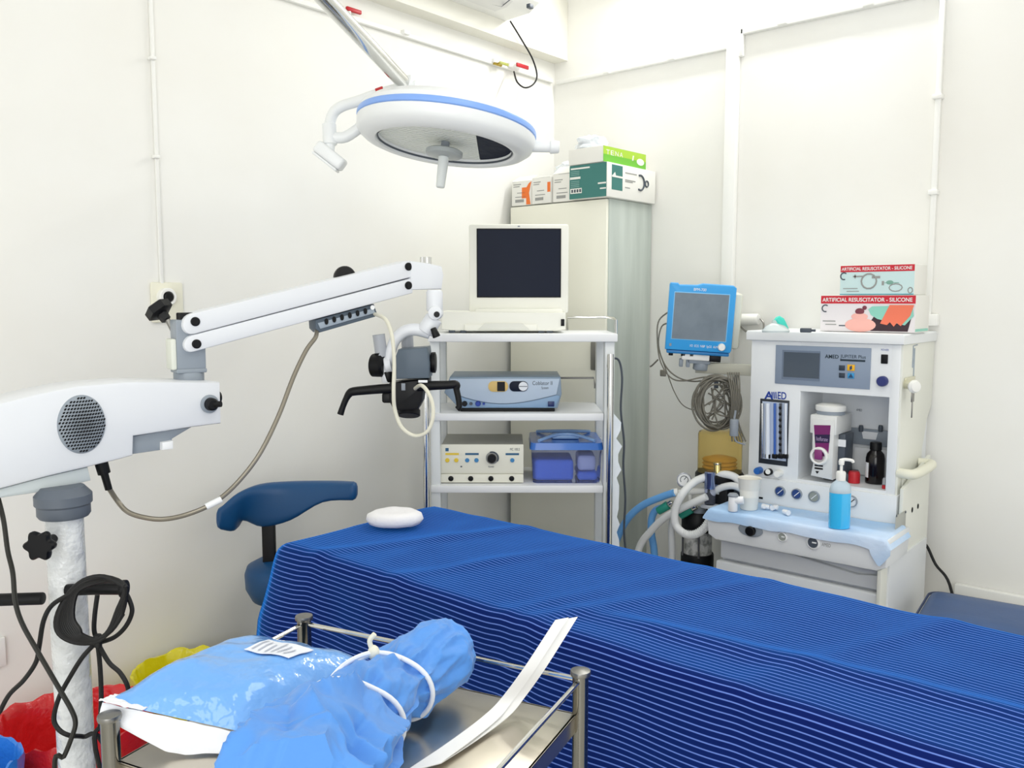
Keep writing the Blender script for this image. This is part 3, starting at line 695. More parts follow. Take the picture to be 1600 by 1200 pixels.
def lens_mat():
    m = mat('lamp_lens', '#f3f7f1', .5, spec=.3); nt = m.node_tree; bs = nt.nodes['Principled BSDF']
    w = nt.nodes.new('ShaderNodeTexWave'); w.bands_direction = 'Y'; w.inputs['Scale'].default_value = 26; w.inputs['Distortion'].default_value = 5; w.inputs['Detail'].default_value = 2
    tc = nt.nodes.new('ShaderNodeTexCoord'); bp = nt.nodes.new('ShaderNodeBump'); bp.inputs['Strength'].default_value = .5; bp.inputs['Distance'].default_value = .006
    nt.links.new(tc.outputs['Object'], w.inputs['Vector']); nt.links.new(w.outputs['Fac'], bp.inputs['Height']); nt.links.new(bp.outputs['Normal'], bs.inputs['Normal'])
    return m
xs = .098
def seg_poly(r, x0, right):
    a0 = math.acos(x0/r); n = 40
    if right: return [(r*cos(-a0+2*a0*k/n), r*sin(-a0+2*a0*k/n)) for k in range(n+1)]
    return [(r*cos(a0+(2*pi-2*a0)*k/n), r*sin(a0+(2*pi-2*a0)*k/n)) for k in range(n+1)]
def flat(b, poly, z0, z1): return b._fin(b.loops([[(x, y, z0) for x, y in poly], [(x, y, z1) for x, y in poly]]))
b = MB(LF); flat(b, seg_poly(.2015, xs, False), .018, .022); b.build('lens', lens_mat(), dm)
b = MB(LF); flat(b, seg_poly(.2015, xs+.002, True), .0175, .022); b.build('sensor_window', mat('dark_window', '#161f33', .6, spec=.12, bump=(28, .6, .006)), dm)
b = MB(LF); b.cyl((0, 0, -.008), (0, 0, .02), .013); b.build('handle_stub', M_grey, t)
b = MB(LF); b.lathe([(.0, -.006), (.05, -.006), (.056, -.010), (.056, -.022), (.05, -.026), (.02, -.028), (.0, -.028)], n=40); b.build('handle_flange', mat('lamp_grey', '#aab0b1', .35), t)
b = MB(LF); b.lathe([(.016, -.027), (.0155, -.06), (.0135, -.118), (.011, -.121), (.0, -.121)], n=28); b.build('sterile_handle', mat('frosted_handle', '#dfe4e3', .35), t)
# yoke
dl = LD
J = PD(516, 206, dl)
b = MB(); b.tube([LF @ Vector((-.258, 0, .035)), PD(540, 214, dl), PD(521, 215, dl)], .0165, 16, smooth=4); b.build('pivot_stub', M_lampw, t)
b = MB(); b.lathe([(.014, -.035), (.021, -.03), (.021, .03), (.014, .035)], PD(515, 210, dl), UD+RD*-.05, 24); b.build('pivot_joint', M_lampw, t)
b = MB(); b.tube([PD(514, 205, dl), PD(516, 189, dl), PD(523, 174, dl), PD(537, 165, dl), PD(560, 158, dl-.01), PD(588, 148, dl-.02), PD(618, 140, dl-.03), PD(652, 134, dl-.05)], .0165, 16); yk = b.build('yoke_arm', M_lampw, t)
b = MB(); b.lathe([(.0172, -.012), (.0185, -.011), (.0185, .011), (.0172, .012)], PD(595, 146, dl-.022), PD(605, 143, dl)-PD(585, 150, dl), 20, cap=False); b.build('red_band', M_red, yk)
A = PD(516, 222, dl); B_ = PD(513, 262, dl-.0)
b = MB(); b.cyl(PD(515, 215, dl), PD(514, 236, dl), .017); b.build('handle_post', M_lampw, t)
Fh = Matrix.Translation(PD(518, 246, dl)) @ Matrix.Rotation(HEAD, 4, 'Z') @ Matrix.Rotation(radians(38), 4, 'Y')
b = MB(Fh); b.box(-.055, .045, -.03, .03, -.018, .02, .01, 3); b.box(-.05, .04, -.026, .026, -.026, -.018, .006); b.build('side_handle', M_lampw, t)
b = MB(); b.cyl(LF @ Vector((.262, 0, .035)), LF @ Vector((.318, 0, .04)), .017, .0165, bev=.003); b.cyl(LF @ Vector((.316, 0, .04)), LF @ Vector((.345, 0, .042)), .021, .018, bev=.004); b.build('side_grip', M_lampw, t)
# chrome pole up to the ceiling
A = PD(634, 133, dl-.04); B_ = PD(509, 0, 2.12); d = (B_-A).normalized(); top = A + d*((3.045-A.z)/d.z)
b = MB(); b.cyl(A, top, .0215, n=28); b.build('pole', M_chrome, t)
b = MB(); b.lathe([(.02, -.025), (.027, -.02), (.027, .02), (.02, .025)], A, PD(652, 133, dl)-PD(616, 138, dl), 24); b.build('pole_joint', M_lampw, t)
b = MB(); b.lathe([(.09, 3.0), (.11, 3.02), (.11, 3.0495)], (top.x, top.y, 0), n=32); b.build('ceiling_mount', M_lampw, t)

# ---------------------------------------------------------------- operating microscope on its floor stand
CX, CY = PD(100, 800, 1.75).x, PD(100, 800, 1.75).y
t = thing('operating_microscope', 'white operating microscope on a floor stand with a jointed arm', 'microscope', (CX, CY, 0))
M_mic = mat('microscope_white', '#e0e3e8', .32); M_mgrey = mat('microscope_grey', '#8f98a2', .4)
MA = VPlane(PD(0, 690, 1.66), Vector(PD(345, 630, 1.97)) - Vector(PD(0, 690, 1.66)))
th = .13
def mprism(plane, pts, y0, y1, m, nm, par, bev=.004, sharp=35):
    b = MB(plane.M); b.prism([plane(x, y) for x, y in reversed(pts)], y0, y1, bev); return b.build(nm, m, par, sharp)
body = mprism(MA, [(-60, 650), (0, 630), (60, 615), (120, 603), (190, 597), (205, 596), (345, 597), (347, 662), (300, 668), (210, 682), (209, 712), (188, 718), (140, 730), (75, 745), (0, 765), (-60, 782)], 0, th, M_mic, 'lower_arm', t, .008)
def wedge(pts, y0, y1, m, nm, par, bev=.003): return mprism(MA, pts, y0, y1, m, nm, par, bev)
wedge([(209, 684), (275, 672), (305, 669), (275, 687), (270, 703), (209, 712)], .018, th-.018, M_mgrey, 'arm_underside', body)
wedge([(255, 692), (272, 689), (272, 702), (255, 704)], .004, .05, M_white, 'release_button', body, .002)
wedge([(-60, 785), (0, 766), (75, 746), (140, 731), (145, 752), (80, 768), (0, 780), (-60, 800)], .01, th-.01, mat('microscope_shade', '#c3cbcd', .4), 'pivot_housing', body)
# speaker-like vent
c = MA(127.5, 663); ra = abs(MA(166, 663)[0]-MA(90, 663)[0])/2; rb = abs(MA(127, 617)[1]-MA(127, 709)[1])/2
b = MB(MA.M); b.lathe([(.0, .012), (.55, .0105), (.85, .007), (.97, .003), (1.0, .0)], (0, 0, 0), (0, 0, 1), 48)
for v in b.bm.verts:
    p = MA.M.inverted() @ v.co; v.co = MA.M @ Vector((c[0]+p.x*ra, -p.z, c[1]+p.y*rb))
vg = b.build('vent_cover', M_mgrey, body)
b = MB(MA.M)
for i in range(-8, 9):
    for j in range(-8, 9):
        x = (i + .5*(j % 2))*.122; y = j*.112; q = x*x+y*y
        if q > .86: continue
        y0 = -.0128*max(0, 1-q*.75) - .0008
        w_, h_ = .046*ra, .040*rb
        b.lathe([(1, 0), (1, .0016)], (0, 0, 0), (0, 0, 1), 8)
        b.bm.verts.ensure_lookup_table()
        for v in b.bm.verts[-16:]:
            p = MA.M.inverted() @ v.co; u_ = p.x*w_+p.y*h_*.5; k_ = p.y*h_
            v.co = MA.M @ Vector((c[0]+x*ra+u_, y0+.0008-p.z, c[1]+y*rb+k_))
b.build('vent_holes', M_black, vg)
# lock knobs
c = MA(327, 631); b = MB(MA.M); b.lathe([(.021, 0), (.021, .004), (.017, .006)], (c[0], 0, c[1]), (0, -1, 0)); k0 = b.build('knob_ring', M_mgrey, body)
b = MB(MA.M); b.lathe([(.015, .005), (.014, .018), (.010, .022)], (c[0], 0, c[1]), (0, -1, 0)); b.tube([(c[0]+.004, -.018, c[1]), (c[0]+.014, -.03, c[1]+.001)], .007, 10); b.build('lock_knob', M_black, body)
xe = MA(346, 630)[0]; zc = MA(346, 624)[1]
b = MB(MA.M); b.lathe([(.028, 0), (.028, .006), (.024, .009), (.016, .012), (.013, .02), (.006, .022)], (xe, .05, zc), (1, 0, 0)); b.build('tension_knob', M_black, body)
# column
b = MB(); zt = PD(100, 770, 1.75).z
b.cyl((CX, CY, .14), (CX, CY, zt-.015), .036, n=32); b.build('column', mat('wrapped_column', '#dfe2e4', .25, coat=.6, bump=(22, .7, .02), var=(14, '#c5c9cc', .4, .65)), t)
b = MB(); z0 = PD(92, 790, 1.75).z; b.lathe([(.046, z0-.022), (.050, z0-.016), (.050, z0+.002), (.054, z0+.006), (.054, z0+.024), (.04, z0+.04)], (CX, CY, 0), n=36); b.build('collar', mat('collar_grey', '#5d6570', .45), t)
kc = PD(67, 850, 1.68)
b = MB(); ring = []
nv = -VH
for h in (0, .006, .016, .02):
    ring.append([kc + nv*h + RD*((.027+.004*cos(6*a))*(.9 if h in (0, .02) else 1)*cos(a)) + Zv*((.027+.004*cos(6*a))*(.9 if h in (0, .02) else 1)*sin(a)) for a in [2*pi*i/48 for i in range(48)]])
b._fin(b.loops(ring)); b.cyl(kc-nv*.05, kc+nv*.002, .009); b.build('star_knob', M_black, t)
b = MB(); b.box(CX-.10, CX+.34, CY-.26, CY+.26, .05, .13, .03); b.build('floor_base', M_mic, t)
for dx in (-.06, .30):
    for dy in (-.22, .22):
        b = MB(); b.cyl((CX+dx-.015, CY+dy, .035), (CX+dx+.015, CY+dy, .035), .035, bev=.005); b.cyl((CX+dx, CY+dy, .03), (CX+dx, CY+dy, .06), .01); b.build('caster', M_rubber, t)
b = MB(); c0, c1 = PD(-60, 939, 1.72), PD(68, 935, 1.72); b.cyl(c0, c1, .0125, n=18, bev=.003); hb = PD(-40, 939, 1.72); b.build('push_handle', M_black, t)
# short hook carrying the cord coil
h0, h1 = PD(105, 922, 1.73), PD(193, 920, 1.73)
b = MB(); b.tube([h0, PD(150, 920, 1.725), h1], .012, 12); b.cyl(h1-RD*.004, h1+RD*.006+Zv*0, .018, bev=.002); b.build('cord_hook', M_black, t)
# joint post
JP = VPlane(PD(298, 570, 1.95), RD)
A = MA(298, 580)
# spring arm: two parallel bars
SA = VPlane(PD(300, 520, 1.955), Vector(PD(665, 435, 2.3))-Vector(PD(300, 520, 1.955)))
xa, xb = SA(280, 575)[0], SA(326, 575)[0]; z0 = SA(300, 597)[1]; z1 = SA(300, 581)[1]; z2 = SA(300, 497)[1]
b = MB(SA.M); b.box(xa, xb, .016, .068, z1+.004, z2-.004, .004); b.box(xa-.002, xb+.001, .014, .070, z1-.004, z1+.006, .003); pst = b.build('joint_post', M_mgrey, t)
b = MB(SA.M); b.cyl(((xa+xb)/2, .045, z0-.012), ((xa+xb)/2, .045, z1-.003), .034, bev=.003); b.build('joint_collar', M_mgrey, t)
b = MB(SA.M); b.box(xa-.012, xa+.001, .018, .066, z1+.004, SA(278, 530)[1], .004); b.build('post_cover', mat('pale_cover', '#dcdfd4', .45), t)
def barpoly(tl, tr, br, bl, n=10):
    """bar with a rounded near end, given in picture-plane corners converted to the arm's plane"""
    TL, TR_, BR, BL = [Vector(SA(*p)) for p in (tl, tr, br, bl)]
    c = (TL+BL)/2; v = (TL-BL)/2; out = []
    ax = (TR_-TL).normalized()*v.length
    for k in range(n+1):
        a = pi/2 + pi*k/n; out.append(tuple(c + v*sin(a) + ax*cos(a)))
    return out + [tuple(BR), tuple(TR_)]
b = MB(SA.M); b.prism(barpoly((300, 490), (640, 407), (650, 431), (304, 522)), 0, .07, .004); up = b.build('upper_bar', M_mic, t)
b = MB(SA.M); b.prism(barpoly((300, 524), (650, 433), (645, 458), (302, 550)), .0, .07, .004); lw = b.build('lower_bar', M_mic, t)
for x, y, par in [(305, 502.5, up), (307, 537.5, lw), (638, 416.6, up), (638, 446, lw)]:
    c = SA(x, y); r = .0085
    b = MB(SA.M); b.lathe([(r*1.25, 0), (r*1.25, .002), (r*.9, .003)], (c[0], 0, c[1]), (0, -1, 0), 18); b.lathe([(r*.85, .002), (r*.8, .0045)], (c[0], 0, c[1]), (0, -1, 0), 18); b.build('bolt', M_black, par)
eb = mprism(SA, [(640, 407.5), (668, 411), (690, 416), (693, 430), (690, 452), (642, 453)], -.003, .075, M_mic, 'end_block', t, .005)
b = MB(SA.M); c = SA(550, 426); b.lathe([(.028, 0), (.03, .006), (.03, .014), (.026, .018)], (c[0], .052, c[1]-.012), (0, -1, 0), 30); b.build('balance_knob', M_rubber, up)
b = MB(SA.M); c = SA(287, 497); b.box(c[0]-.004, c[0]+.03, .02, .05, c[1]-.01, c[1]+.012, .003); b.build('post_cap', M_black, t)
c0, c1 = SA(675.5, 415), SA(675.5, 401)
b = MB(SA.M)
for k in range(12):
    a = 2*pi*k/12; b.cyl((c0[0]+.0125*cos(a), .035+.0125*sin(a), c0[1]), (c0[0]+.0125*cos(a), .035+.0125*sin(a), c1[1]), .0034, n=8)
b.cyl((c0[0], .035, c0[1]), (c0[0], .035, c1[1]), .0125); b.build('knurled_knob', M_chrome, eb)
# tension knob with rod behind the joint
R0, R1 = PD(277, 530, 2.02), PD(262, 500, 2.02)
b = MB(); b.cyl(R0, R1, .006); b.build('knob_rod', M_dsteel, t)
kA, kB = PD(224, 490, 2.02), PD(272, 478, 2.02); ctr = (kA+kB)/2; ax = (R0-R1).normalized()
b = MB(); b.lathe([(.030, -.012), (.038, -.009), (.038, .009), (.032, .012), (.016, .014), (.014, .03)], ctr, (PD(262, 500, 2.02)-PD(250, 484, 2.02)).normalized(), 6, sy=.8); b.build('friction_knob', M_black, t)

# head of the microscope (hangs below the end block)
HD = 2.30
HP = VPlane(PD(660, 560, HD), RD); hp = lambda x, y: HP(x, y)
def H(x, y, o=0.): s = HP(x, y); return HP.M @ Vector((s[0], o, s[1]))
b = MB(); b.lathe([(.020, 0), (.022, .004), (.022, .05), (.018, .056)], H(679, 486), (H(679, 453)-H(679, 486)).normalized(), 24); b.build('swivel', M_mic, t)
b = MB(); b.cyl(H(681, 489, -.03), H(681, 489, .03), .0185, bev=.004); sw = b.build('elbow', M_mic, t)
b = MB(); c = H(684, 491, -.031); b.lathe([(.008, 0), (.0075, .004)], c, -VH, 18); b.build('bolt', M_black, sw)
b = MB(); b.cyl(H(679, 496), H(664, 519), .0235, .024, bev=.003); b.build('tilt_cylinder', M_mic, t)
b = MB(); b.cyl(H(678, 512, -.028), H(684, 526, -.03), .008, .0105, bev=.002); b.build('clamp_knob', M_black, t)
b = MB(); pts = [H(672, 520, .0), H(650, 515), H(632, 518), H(617, 532), H(609, 555), H(603, 580), H(604, 598)]; b.tube(pts, .017, 16, radii=[.017, .0165, .016, .015, .0145, .014, .012]); b.build('yoke_arm', M_mic, t)
# main grey body
b = MB(HP.M); a0, a1 = hp(623, 592), hp(674, 541); b.prism([(a0[0], a0[1]+.004), (a1[0]-.002, a0[1]+.006), (a1[0], a0[1]+.045), (a1[0]-.006, a1[1]), (a0[0]+.006, a1[1]-.006), (a0[0], a1[1]-.022)], -.055, .045, .006); hd = b.build('optics_housing', mat('slate_plastic', '#53606d', .45), t)
b = MB(); b.lathe([(.026, 0), (.028, .004), (.028, .012), (.022, .014)], H(674, 566, -.01), RD, 28); b.build('zoom_knob', M_black, t)
b = MB(); b.lathe([(.022, -.02), (.031, -.016), (.031, .012), (.024, .018)], H(592, 571), RD*.95-VH*.3, 28); b.build('zoom_knob', M_black, t)
b = MB(); b.cyl(H(602, 571), H(612, 569), .024, .022, bev=.003); b.build('knob_mount', M_mic, t)
b = MB(); b.lathe([(.0165, -.03), (.0165, .03), (.0185, .034)][:2] + [(.018, .03)], H(594, 540), Zv+RD*-.12, 24); b.build('eyepiece', mat('eyepiece_grey', '#a7abb2', .4), t)
b = MB(); b.cyl(H(596, 563), H(594, 551), .014, .0165); b.build('eyecup', M_black, t)
b = MB(); b.lathe([(.0165, -.022), (.0165, .022)], H(633, 536, .05), Zv+RD*-.05, 24); b.build('eyepiece', MATS['eyepiece_grey'], t)
b = MB(); b.cyl(H(606, 580), H(607, 597), .016, .012, bev=.003); b.build('focus_screw', M_black, t)
# lower black block, lens
b = MB(HP.M); q = [hp(*p) for p in [(612, 596), (672, 590), (672, 604), (664, 606), (662, 624), (656, 636), (619, 638), (612, 624)]]; b.prism(list(reversed(q)), -.05, .04, .006); lb = b.build('camera_block', M_black, t)
b = MB(); b.lathe([(.026, -.03), (.028, -.028), (.028, -.01), (.031, -.008), (.031, .006), (.0285, .008)], H(639, 645, -.005), (-Zv*.93-VH*.36), 30); b.lathe([(.026, .004), (.015, .003), (.0, .0025)], H(639, 645, -.005), (-Zv*.93-VH*.36), 30); b.build('objective', M_black, t)
b = MB(HP.M); a0, a1 = hp(605, 627), hp(617, 611); b.box(a0[0]-.008, a1[0], -.045, .02, a0[1], a1[1], .006); b.build('side_knob', M_black, t)
b = MB(HP.M); a0, a1 = hp(657, 595), hp(671, 591); b.box(a0[0], a1[0], -.0565, -.05, a0[1], a1[1], .001); b.build('label_plate', M_white, t)
b = MB(HP.M); a0, a1 = hp(631, 607), hp(637, 596); b.box(a0[0], a1[0], -.0525, -.05, a0[1], a1[1], .001); b.build('bracket_plate', M_grey, t)
# handles
def handle(pts, r): 
    b = MB(); b.tube([H(x, y, -.045) for x, y in pts], .01, 14, radii=r); return b.build('handle', M_black, t, 60)
handle([(616, 604), (600, 605), (576, 607), (557, 609), (551, 612), (546, 620), (541, 632), (537, 644)], [.0125, .0125, .012, .0115, .0105, .0085, .008, .009])
handle([(655, 602), (675, 600), (700, 599), (714, 598.5), (715, 606), (718, 620), (719, 632), (716, 636)], [.0125, .0125, .0115, .011, .0085, .008, .008, .008])
# cable tray under the spring arm
b = MB(SA.M)
ct = [SA(*p) for p in [(496, 500), (588, 475), (593, 490), (590, 495), (503, 520), (497, 514)]]
b.prism(list(reversed(ct)), .012, .058, .003); tr_ = b.build('cable_tray', mat('slate_plastic', '#53606d', .45), t)
b = MB(SA.M); c2 = [SA(*p) for p in [(499, 505), (586, 482), (589, 489), (503, 514)]]
b.prism(list(reversed(c2)), .009, .012, .0008); b.build('scale_plate', mat('scale_grey', '#9aa6b3', .4), tr_)
for k in range(6):
    x = 512+k*12.2; y = 502.5-k*3.25; c = SA(x, y)
    b = MB(SA.M); b.lathe([(.0052, 0), (.0052, .003)], (c[0], .009, c[1]), (0, -1, 0), 14, sy=1.5, sx=.9); b.build('slot', M_black, tr_)
c = SA(584, 480.5); b = MB(SA.M); b.lathe([(.006, 0), (.006, .003)], (c[0], .009, c[1]), (0, -1, 0), 14); b.build('screw', M_white, tr_)
# light cable: from the lower arm, sagging, up to the tray, then looping round the head
M_cable = mat('light_guide', '#8d877a', .3, .5); M_cablew = mat('pale_cable', '#d6d4c4', .4)
def S(x, y, o=.035): s = SA(x, y); return SA.M @ Vector((s[0], o, s[1]))
b = MB(); a0 = MA.M @ Vector((MA(165, 722)[0], .03, MA(165, 722)[1])); a1 = MA.M @ Vector((MA(178, 768)[0], .03, MA(178, 768)[1]))
m0 = a0.lerp(a1, .45); b.cyl(a0, m0, .0135, .013); b.cyl(m0, a1, .008, .0075); b.build('cable_plug', M_black, t)
b = MB(); b.tube([a1-(a1-a0)*.1, PD(183, 782, 1.86), PD(200, 800, 1.86), PD(228, 809, 1.87), PD(258, 811, 1.88), PD(295, 803, 1.9), PD(335, 785, 1.92), PD(370, 755, 1.95), PD(405, 710, 1.98), PD(435, 650, 2.02), PD(458, 590, 2.06), PD(478, 548, 2.1), PD(493, 527, 2.13), S(504, 514)], .0055, 10); cb = b.build('light_cable', M_cable, t)
b = MB(); b.cyl(PD(322, 792, 1.908), PD(346, 780, 1.922), .0075, n=14); b.build('cable_sleeve', M_white, cb)
b = MB(); b.tube([S(589, 489), PD(600, 497, 2.19), PD(609, 512, 2.18), PD(614, 535, 2.17), PD(616, 570, 2.17), PD(615, 610, 2.17), PD(617, 640, 2.18), PD(628, 668, 2.18), PD(648, 681, 2.18), PD(667, 675, 2.17), PD(676, 655, 2.17), PD(676, 632, 2.18), PD(668, 612, 2.19), PD(658, 602, 2.21), H(652, 604, -.05)], .0050, 10); b.build('camera_cable', M_cablew, t)

# ---------------------------------------------------------------- cords hung on the microscope stand
cdp = 1.68
def C(x, y, d=cdp): return PD(x, y, d)
b = MB()
loops = []
rng = random.Random(3)
pts = []
for k in range(11):
    o = k*.004; g = rng.uniform(-4, 4)
    pts += [C(196+g*.4, 917+g*.3, cdp-.03+o*.3), C(165+g, 907+k*.6-6, cdp-.02+o*.3), C(130, 913+k*1.0-6, cdp-.02), C(104+k*1.3, 932+g*.3, cdp-.02), C(88+k*2.6, 965, cdp-.02), C(92+k*3.2, 990-k*.7, cdp-.02), C(118+k, 1004-k*1.2, cdp-.02), C(150, 1003-k*.4, cdp-.03), C(172+g*.5, 985, cdp-.02), C(188+g, 955+g, cdp-.015)]
b.tube(pts, .0046, 7, smooth=4)
b.tube([C(194, 922), C(203, 940), C(206, 957), C(197, 978), C(180, 995), C(158, 1003), C(148, 1002)], .0046, 7)
b.tube([C(152, 930), C(148, 960), C(147, 985), C(152, 1004), C(156, 1040), C(158, 1085), C(157, 1130), C(156, 1200), (.72, -2.33, .01)], .0046, 7)
b.tube([C(153, 1006), C(170, 1035), C(188, 1052), C(200, 1075), C(206, 1110, 1.75), (.55, -2.2, .3), (.55, -2.2, .01)], .0046, 7)
b.tube([C(148, 1006, cdp-.02), C(128, 1028, cdp-.03), C(108, 1060, cdp-.03), C(92, 1090, cdp-.03), C(84, 1122, cdp-.03), C(92, 1140, cdp-.03), C(108, 1149, cdp-.03), C(130, 1151, cdp), C(160, 1160, cdp+.02), (.75, -2.4, .4), (.78, -2.35, .01)], .0046, 7)
b.lathe([(.007, -.012), (.008, 0), (.007, .012)], C(153, 1001, cdp-.025), Zv, 12)
solo('power_cable', b, M_rubber, 'coiled black power cord hanging over the hook on the microscope column', 'cord')
b = MB(); b.tube([MA.M @ Vector((MA(3, 766)[0], .05, MA(3, 766)[1])), C(5, 810, 1.66), C(12, 860, 1.65), C(20, 895, 1.63), C(24, 940, 1.62), C(35, 975, 1.62), C(60, 1020, 1.62), C(92, 1075, 1.62), C(112, 1110, 1.62), C(118, 1130, 1.62), C(113, 1150, 1.62), C(100, 1182, 1.62), C(85, 1205, 1.62), (.78, -2.56, .3), (.76, -2.58, .01)], .0046, 7)
solo('power_cable', b, mat('olive_black_rubber', '#1d1d18', .5), 'single dark cord dropping from the microscope arm and crossing in front of its column', 'cord')
b = MB(); b.tube([C(110, 928, 1.66), C(82, 945, 1.65), C(68, 970, 1.64), C(61, 1010, 1.64), C(56, 1035, 1.65), C(38, 1062, 1.66), C(15, 1085, 1.67), C(0, 1112, 1.68), C(-15, 1150, 1.7), (.48, -2.62, .25), (.5, -2.64, .01)], .0046, 7)
solo('power_cable', b, M_rubber, 'black cord looping from the hook down past the outer side of the column', 'cord')

# ---------------------------------------------------------------- waste bins with coloured liners
def bin_(name_lab, c, r, h, liner, hexc, dark):
    t = thing('waste_bin', name_lab, 'bin', (c[0], c[1], 0), 0, 'lined waste bins')
    b = MB(frame((c[0], c[1], 0))); b.lathe([(r*.70, 0), (r*.72, .004), (r*.88, h-.14), (r*.86, h-.14), (r*.68, .01), (.0, .01)], n=40); b.build('bucket', dark, t)
    m = mat(liner, hexc, .3, coat=.4, bump=(20, .6, .012))
    b = MB(frame((c[0], c[1], 0))); n = 72; rings = []
    for k, (rr, zz) in enumerate([(1.02, h-.16), (1.035, h-.10), (1.03, h-.04), (1.05, h-.008), (1.03, h+.01), (.97, h+.006), (.93, h-.03), (.78, h-.12), (.62, h-.24), (.3, h-.30), (.02, h-.31)]):
        rings.append([Vector((r*rr*cos(a)*(1+.035*noise.noise(Vector((cos(a)*4, sin(a)*4, k*.8+c[0]*9)))), r*rr*sin(a)*(1+.035*noise.noise(Vector((sin(a)*4, cos(a)*4, k*.8+c[1]*7)))), zz+(.018*noise.noise(Vector((cos(a)*5, sin(a)*5, c[0]*5+k*.3))) + .02*noise.noise(Vector((cos(a)*2, sin(a)*2, c[1]*5)))))) for a in [2*pi*i/n for i in range(n)]])
    b._fin(b.loops(rings)); b.build('liner', m, t, 60)
    return t
M_bin = mat('dark_bin', '#1c1a1e', .4)
bin_('waste bin with a red liner behind the microscope column', (.285, -2.33), .175, .47, 'red_liner', '#d01f22', M_bin)
bin_('waste bin with a bright blue liner, beside the red one', (.425, -2.61), .105, .515, 'blue_liner', '#2f7fe0', M_bin)
bin_('waste bin with a yellow liner behind the wrapped blue pack', (.18, -1.965), .15, .44, 'yellow_liner', '#e8dc16', M_bin)

# ---------------------------------------------------------------- stainless instrument trolley
Bk = PZ(475, 965, .905); Rk = PZ(907, 1051, .905); Lk = PZ(147, 1113, .905)
ux = (Rk-Bk); WX = Vector((ux.x, ux.y)).length; IT = VPlane(Bk, ux)
WY = -(Lk-Bk).dot(IT.N)
t = thing('instrument_trolley', 'stainless steel instrument trolley with a railed tray holding blue packs', 'trolley', IT.M @ Vector((WX/2, -WY/2, 0)), math.atan2(ux.y, ux.x))
ZTR = .835; ZR = .905; o_ = .0
posts = [(0, 0), (WX, 0), (0, -WY), (WX, -WY)]
for x, y in posts:
    b = MB(IT.M); b.cyl((x, y, .08), (x, y, ZR-.002), .0135, n=20); ps = b.build('post', mat('dark_reflection_chrome', '#83827d', .14, 1.0), t)  # colour darkened to stand in for the dark surroundings chrome would reflect
    b = MB(IT.M); b.lathe([(.0165, ZR-.004), (.0175, ZR), (.0165, ZR+.004), (.006, ZR+.006), (0, ZR+.006)], (x, y, 0), n=24); b.build('post_cap', M_dsteel, ps)
    b = MB(IT.M); b.cyl((x, y-.012, .04), (x, y+.012, .04), .04, bev=.005); b.cyl((x, y, .03), (x, y, .085), .009); b.build('caster', M_rubber, t)
for (x0, y0), (x1, y1) in [((0, 0), (WX, 0)), ((0, 0), (0, -WY)), ((WX, 0), (WX, -WY))]:
    b = MB(IT.M); b.cyl((x0, y0, ZR-.012), (x1, y1, ZR-.012), .0042, n=10); b.build('rail', M_chrome, t)
b = MB(IT.M)
b.box(0.004, WX-.004, -WY+.004, -.004, ZTR-.004, ZTR, .001)
b.box(0.004, WX-.004, -WY+.004, -WY+.008, ZTR-.03, ZTR); b.box(0.004, WX-.004, -.008, -.004, ZTR-.03, ZTR)
b.box(0.004, .008, -WY+.004, -.004, ZTR-.03, ZTR); b.box(WX-.008, WX-.004, -WY+.004, -.004, ZTR-.03, ZTR)
b.build('tray', M_steel, t)
b = MB(IT.M); b.box(0.004, WX-.004, -WY+.004, -.004, .27, .285, .002); b.build('lower_shelf', M_steel, t)

# ---------------------------------------------------------------- wrapped blue pack
t = thing('sterile_pack', 'flat light blue drape pack in glossy clear film with a white paper label', 'pack', IT.M @ Vector((.15, -.2, ZTR)))
A_, B2, C2, D2 = PZ(160, 1096, .918), PZ(385, 1003, .885), PZ(600, 1040, .875), PZ(385, 1145, .868)
def bil(u, v): return (A_*(1-u)+B2*u)*(1-v) + (D2*(1-u)+C2*u)*v
def pillow(u, v, k=1.):
    p = bil(u, v); e = ((1-abs(2*u-1)**4)*(1-abs(2*v-1)**4))
    w = .006*noise.noise(Vector((u*3, v*3, 2))) + .004*noise.noise(Vector((u*8, v*7, 5))) + .003*abs(noise.noise(Vector((u*5+v*7, v*3-u*6, 9))))
    tip = math.exp(-((u/.16)**2+(v/.3)**2))
    return p + Zv*((.046*e*k + w*min(1, e*3)))
b = MB(); b.grid(lambda u, v: pillow(.0+1.0*u, v), 64, 50, 0)
# underside
b.grid(lambda u, v: bil(u, 1-v) - Zv*(.022*((1-abs(2*u-1)**3)*(1-abs(2*v-1)**3))), 20, 16, 0)
M_drape = mat('film_wrapped_drape', '#6ba9ee', .35, coat=1., bump=(11, .45, .03))
b.build('drape', M_drape, t, 80)
b = MB()
def backing(u, v):
    a = A_ + (D2-A_)*u; out = (D2-A_).cross(Zv).normalized()
    if out.dot(CAM-a) < 0: out = -out
    q = a*(1) + out*(.012*v + .006*noise.noise(Vector((u*6, v*2, 1))))*(1-.5*u) - Zv*(.002 + v*(.012+.042*min(1, u*2.2)*(1-.25*u)))
    q.z = max(q.z, ZTR+.004)
    return q + (A_-B2)*0
b.grid(backing, 36, 8, .0015)
b.grid(lambda u, v: bil(-.02+.09*u, v*.30) + Zv*(.003+.004*noise.noise(Vector((u*5, v*6, 3)))), 10, 12, .0015)
b.build('paper_backing', mat('soft_paper', '#eef0f4', .6, bump=(12, .3, .02)), t, 60)
b = MB(); u0, u1, v0, v1 = .54, .73, .42, .74
b.grid(lambda u, v: pillow(u0+(u1-u0)*u, v0+(v1-v0)*v) + Zv*.0028, 10, 10, .001); lb_ = b.build('paper_label', mat('label_paper', '#e8ecf4', .6), t)
b = MB()
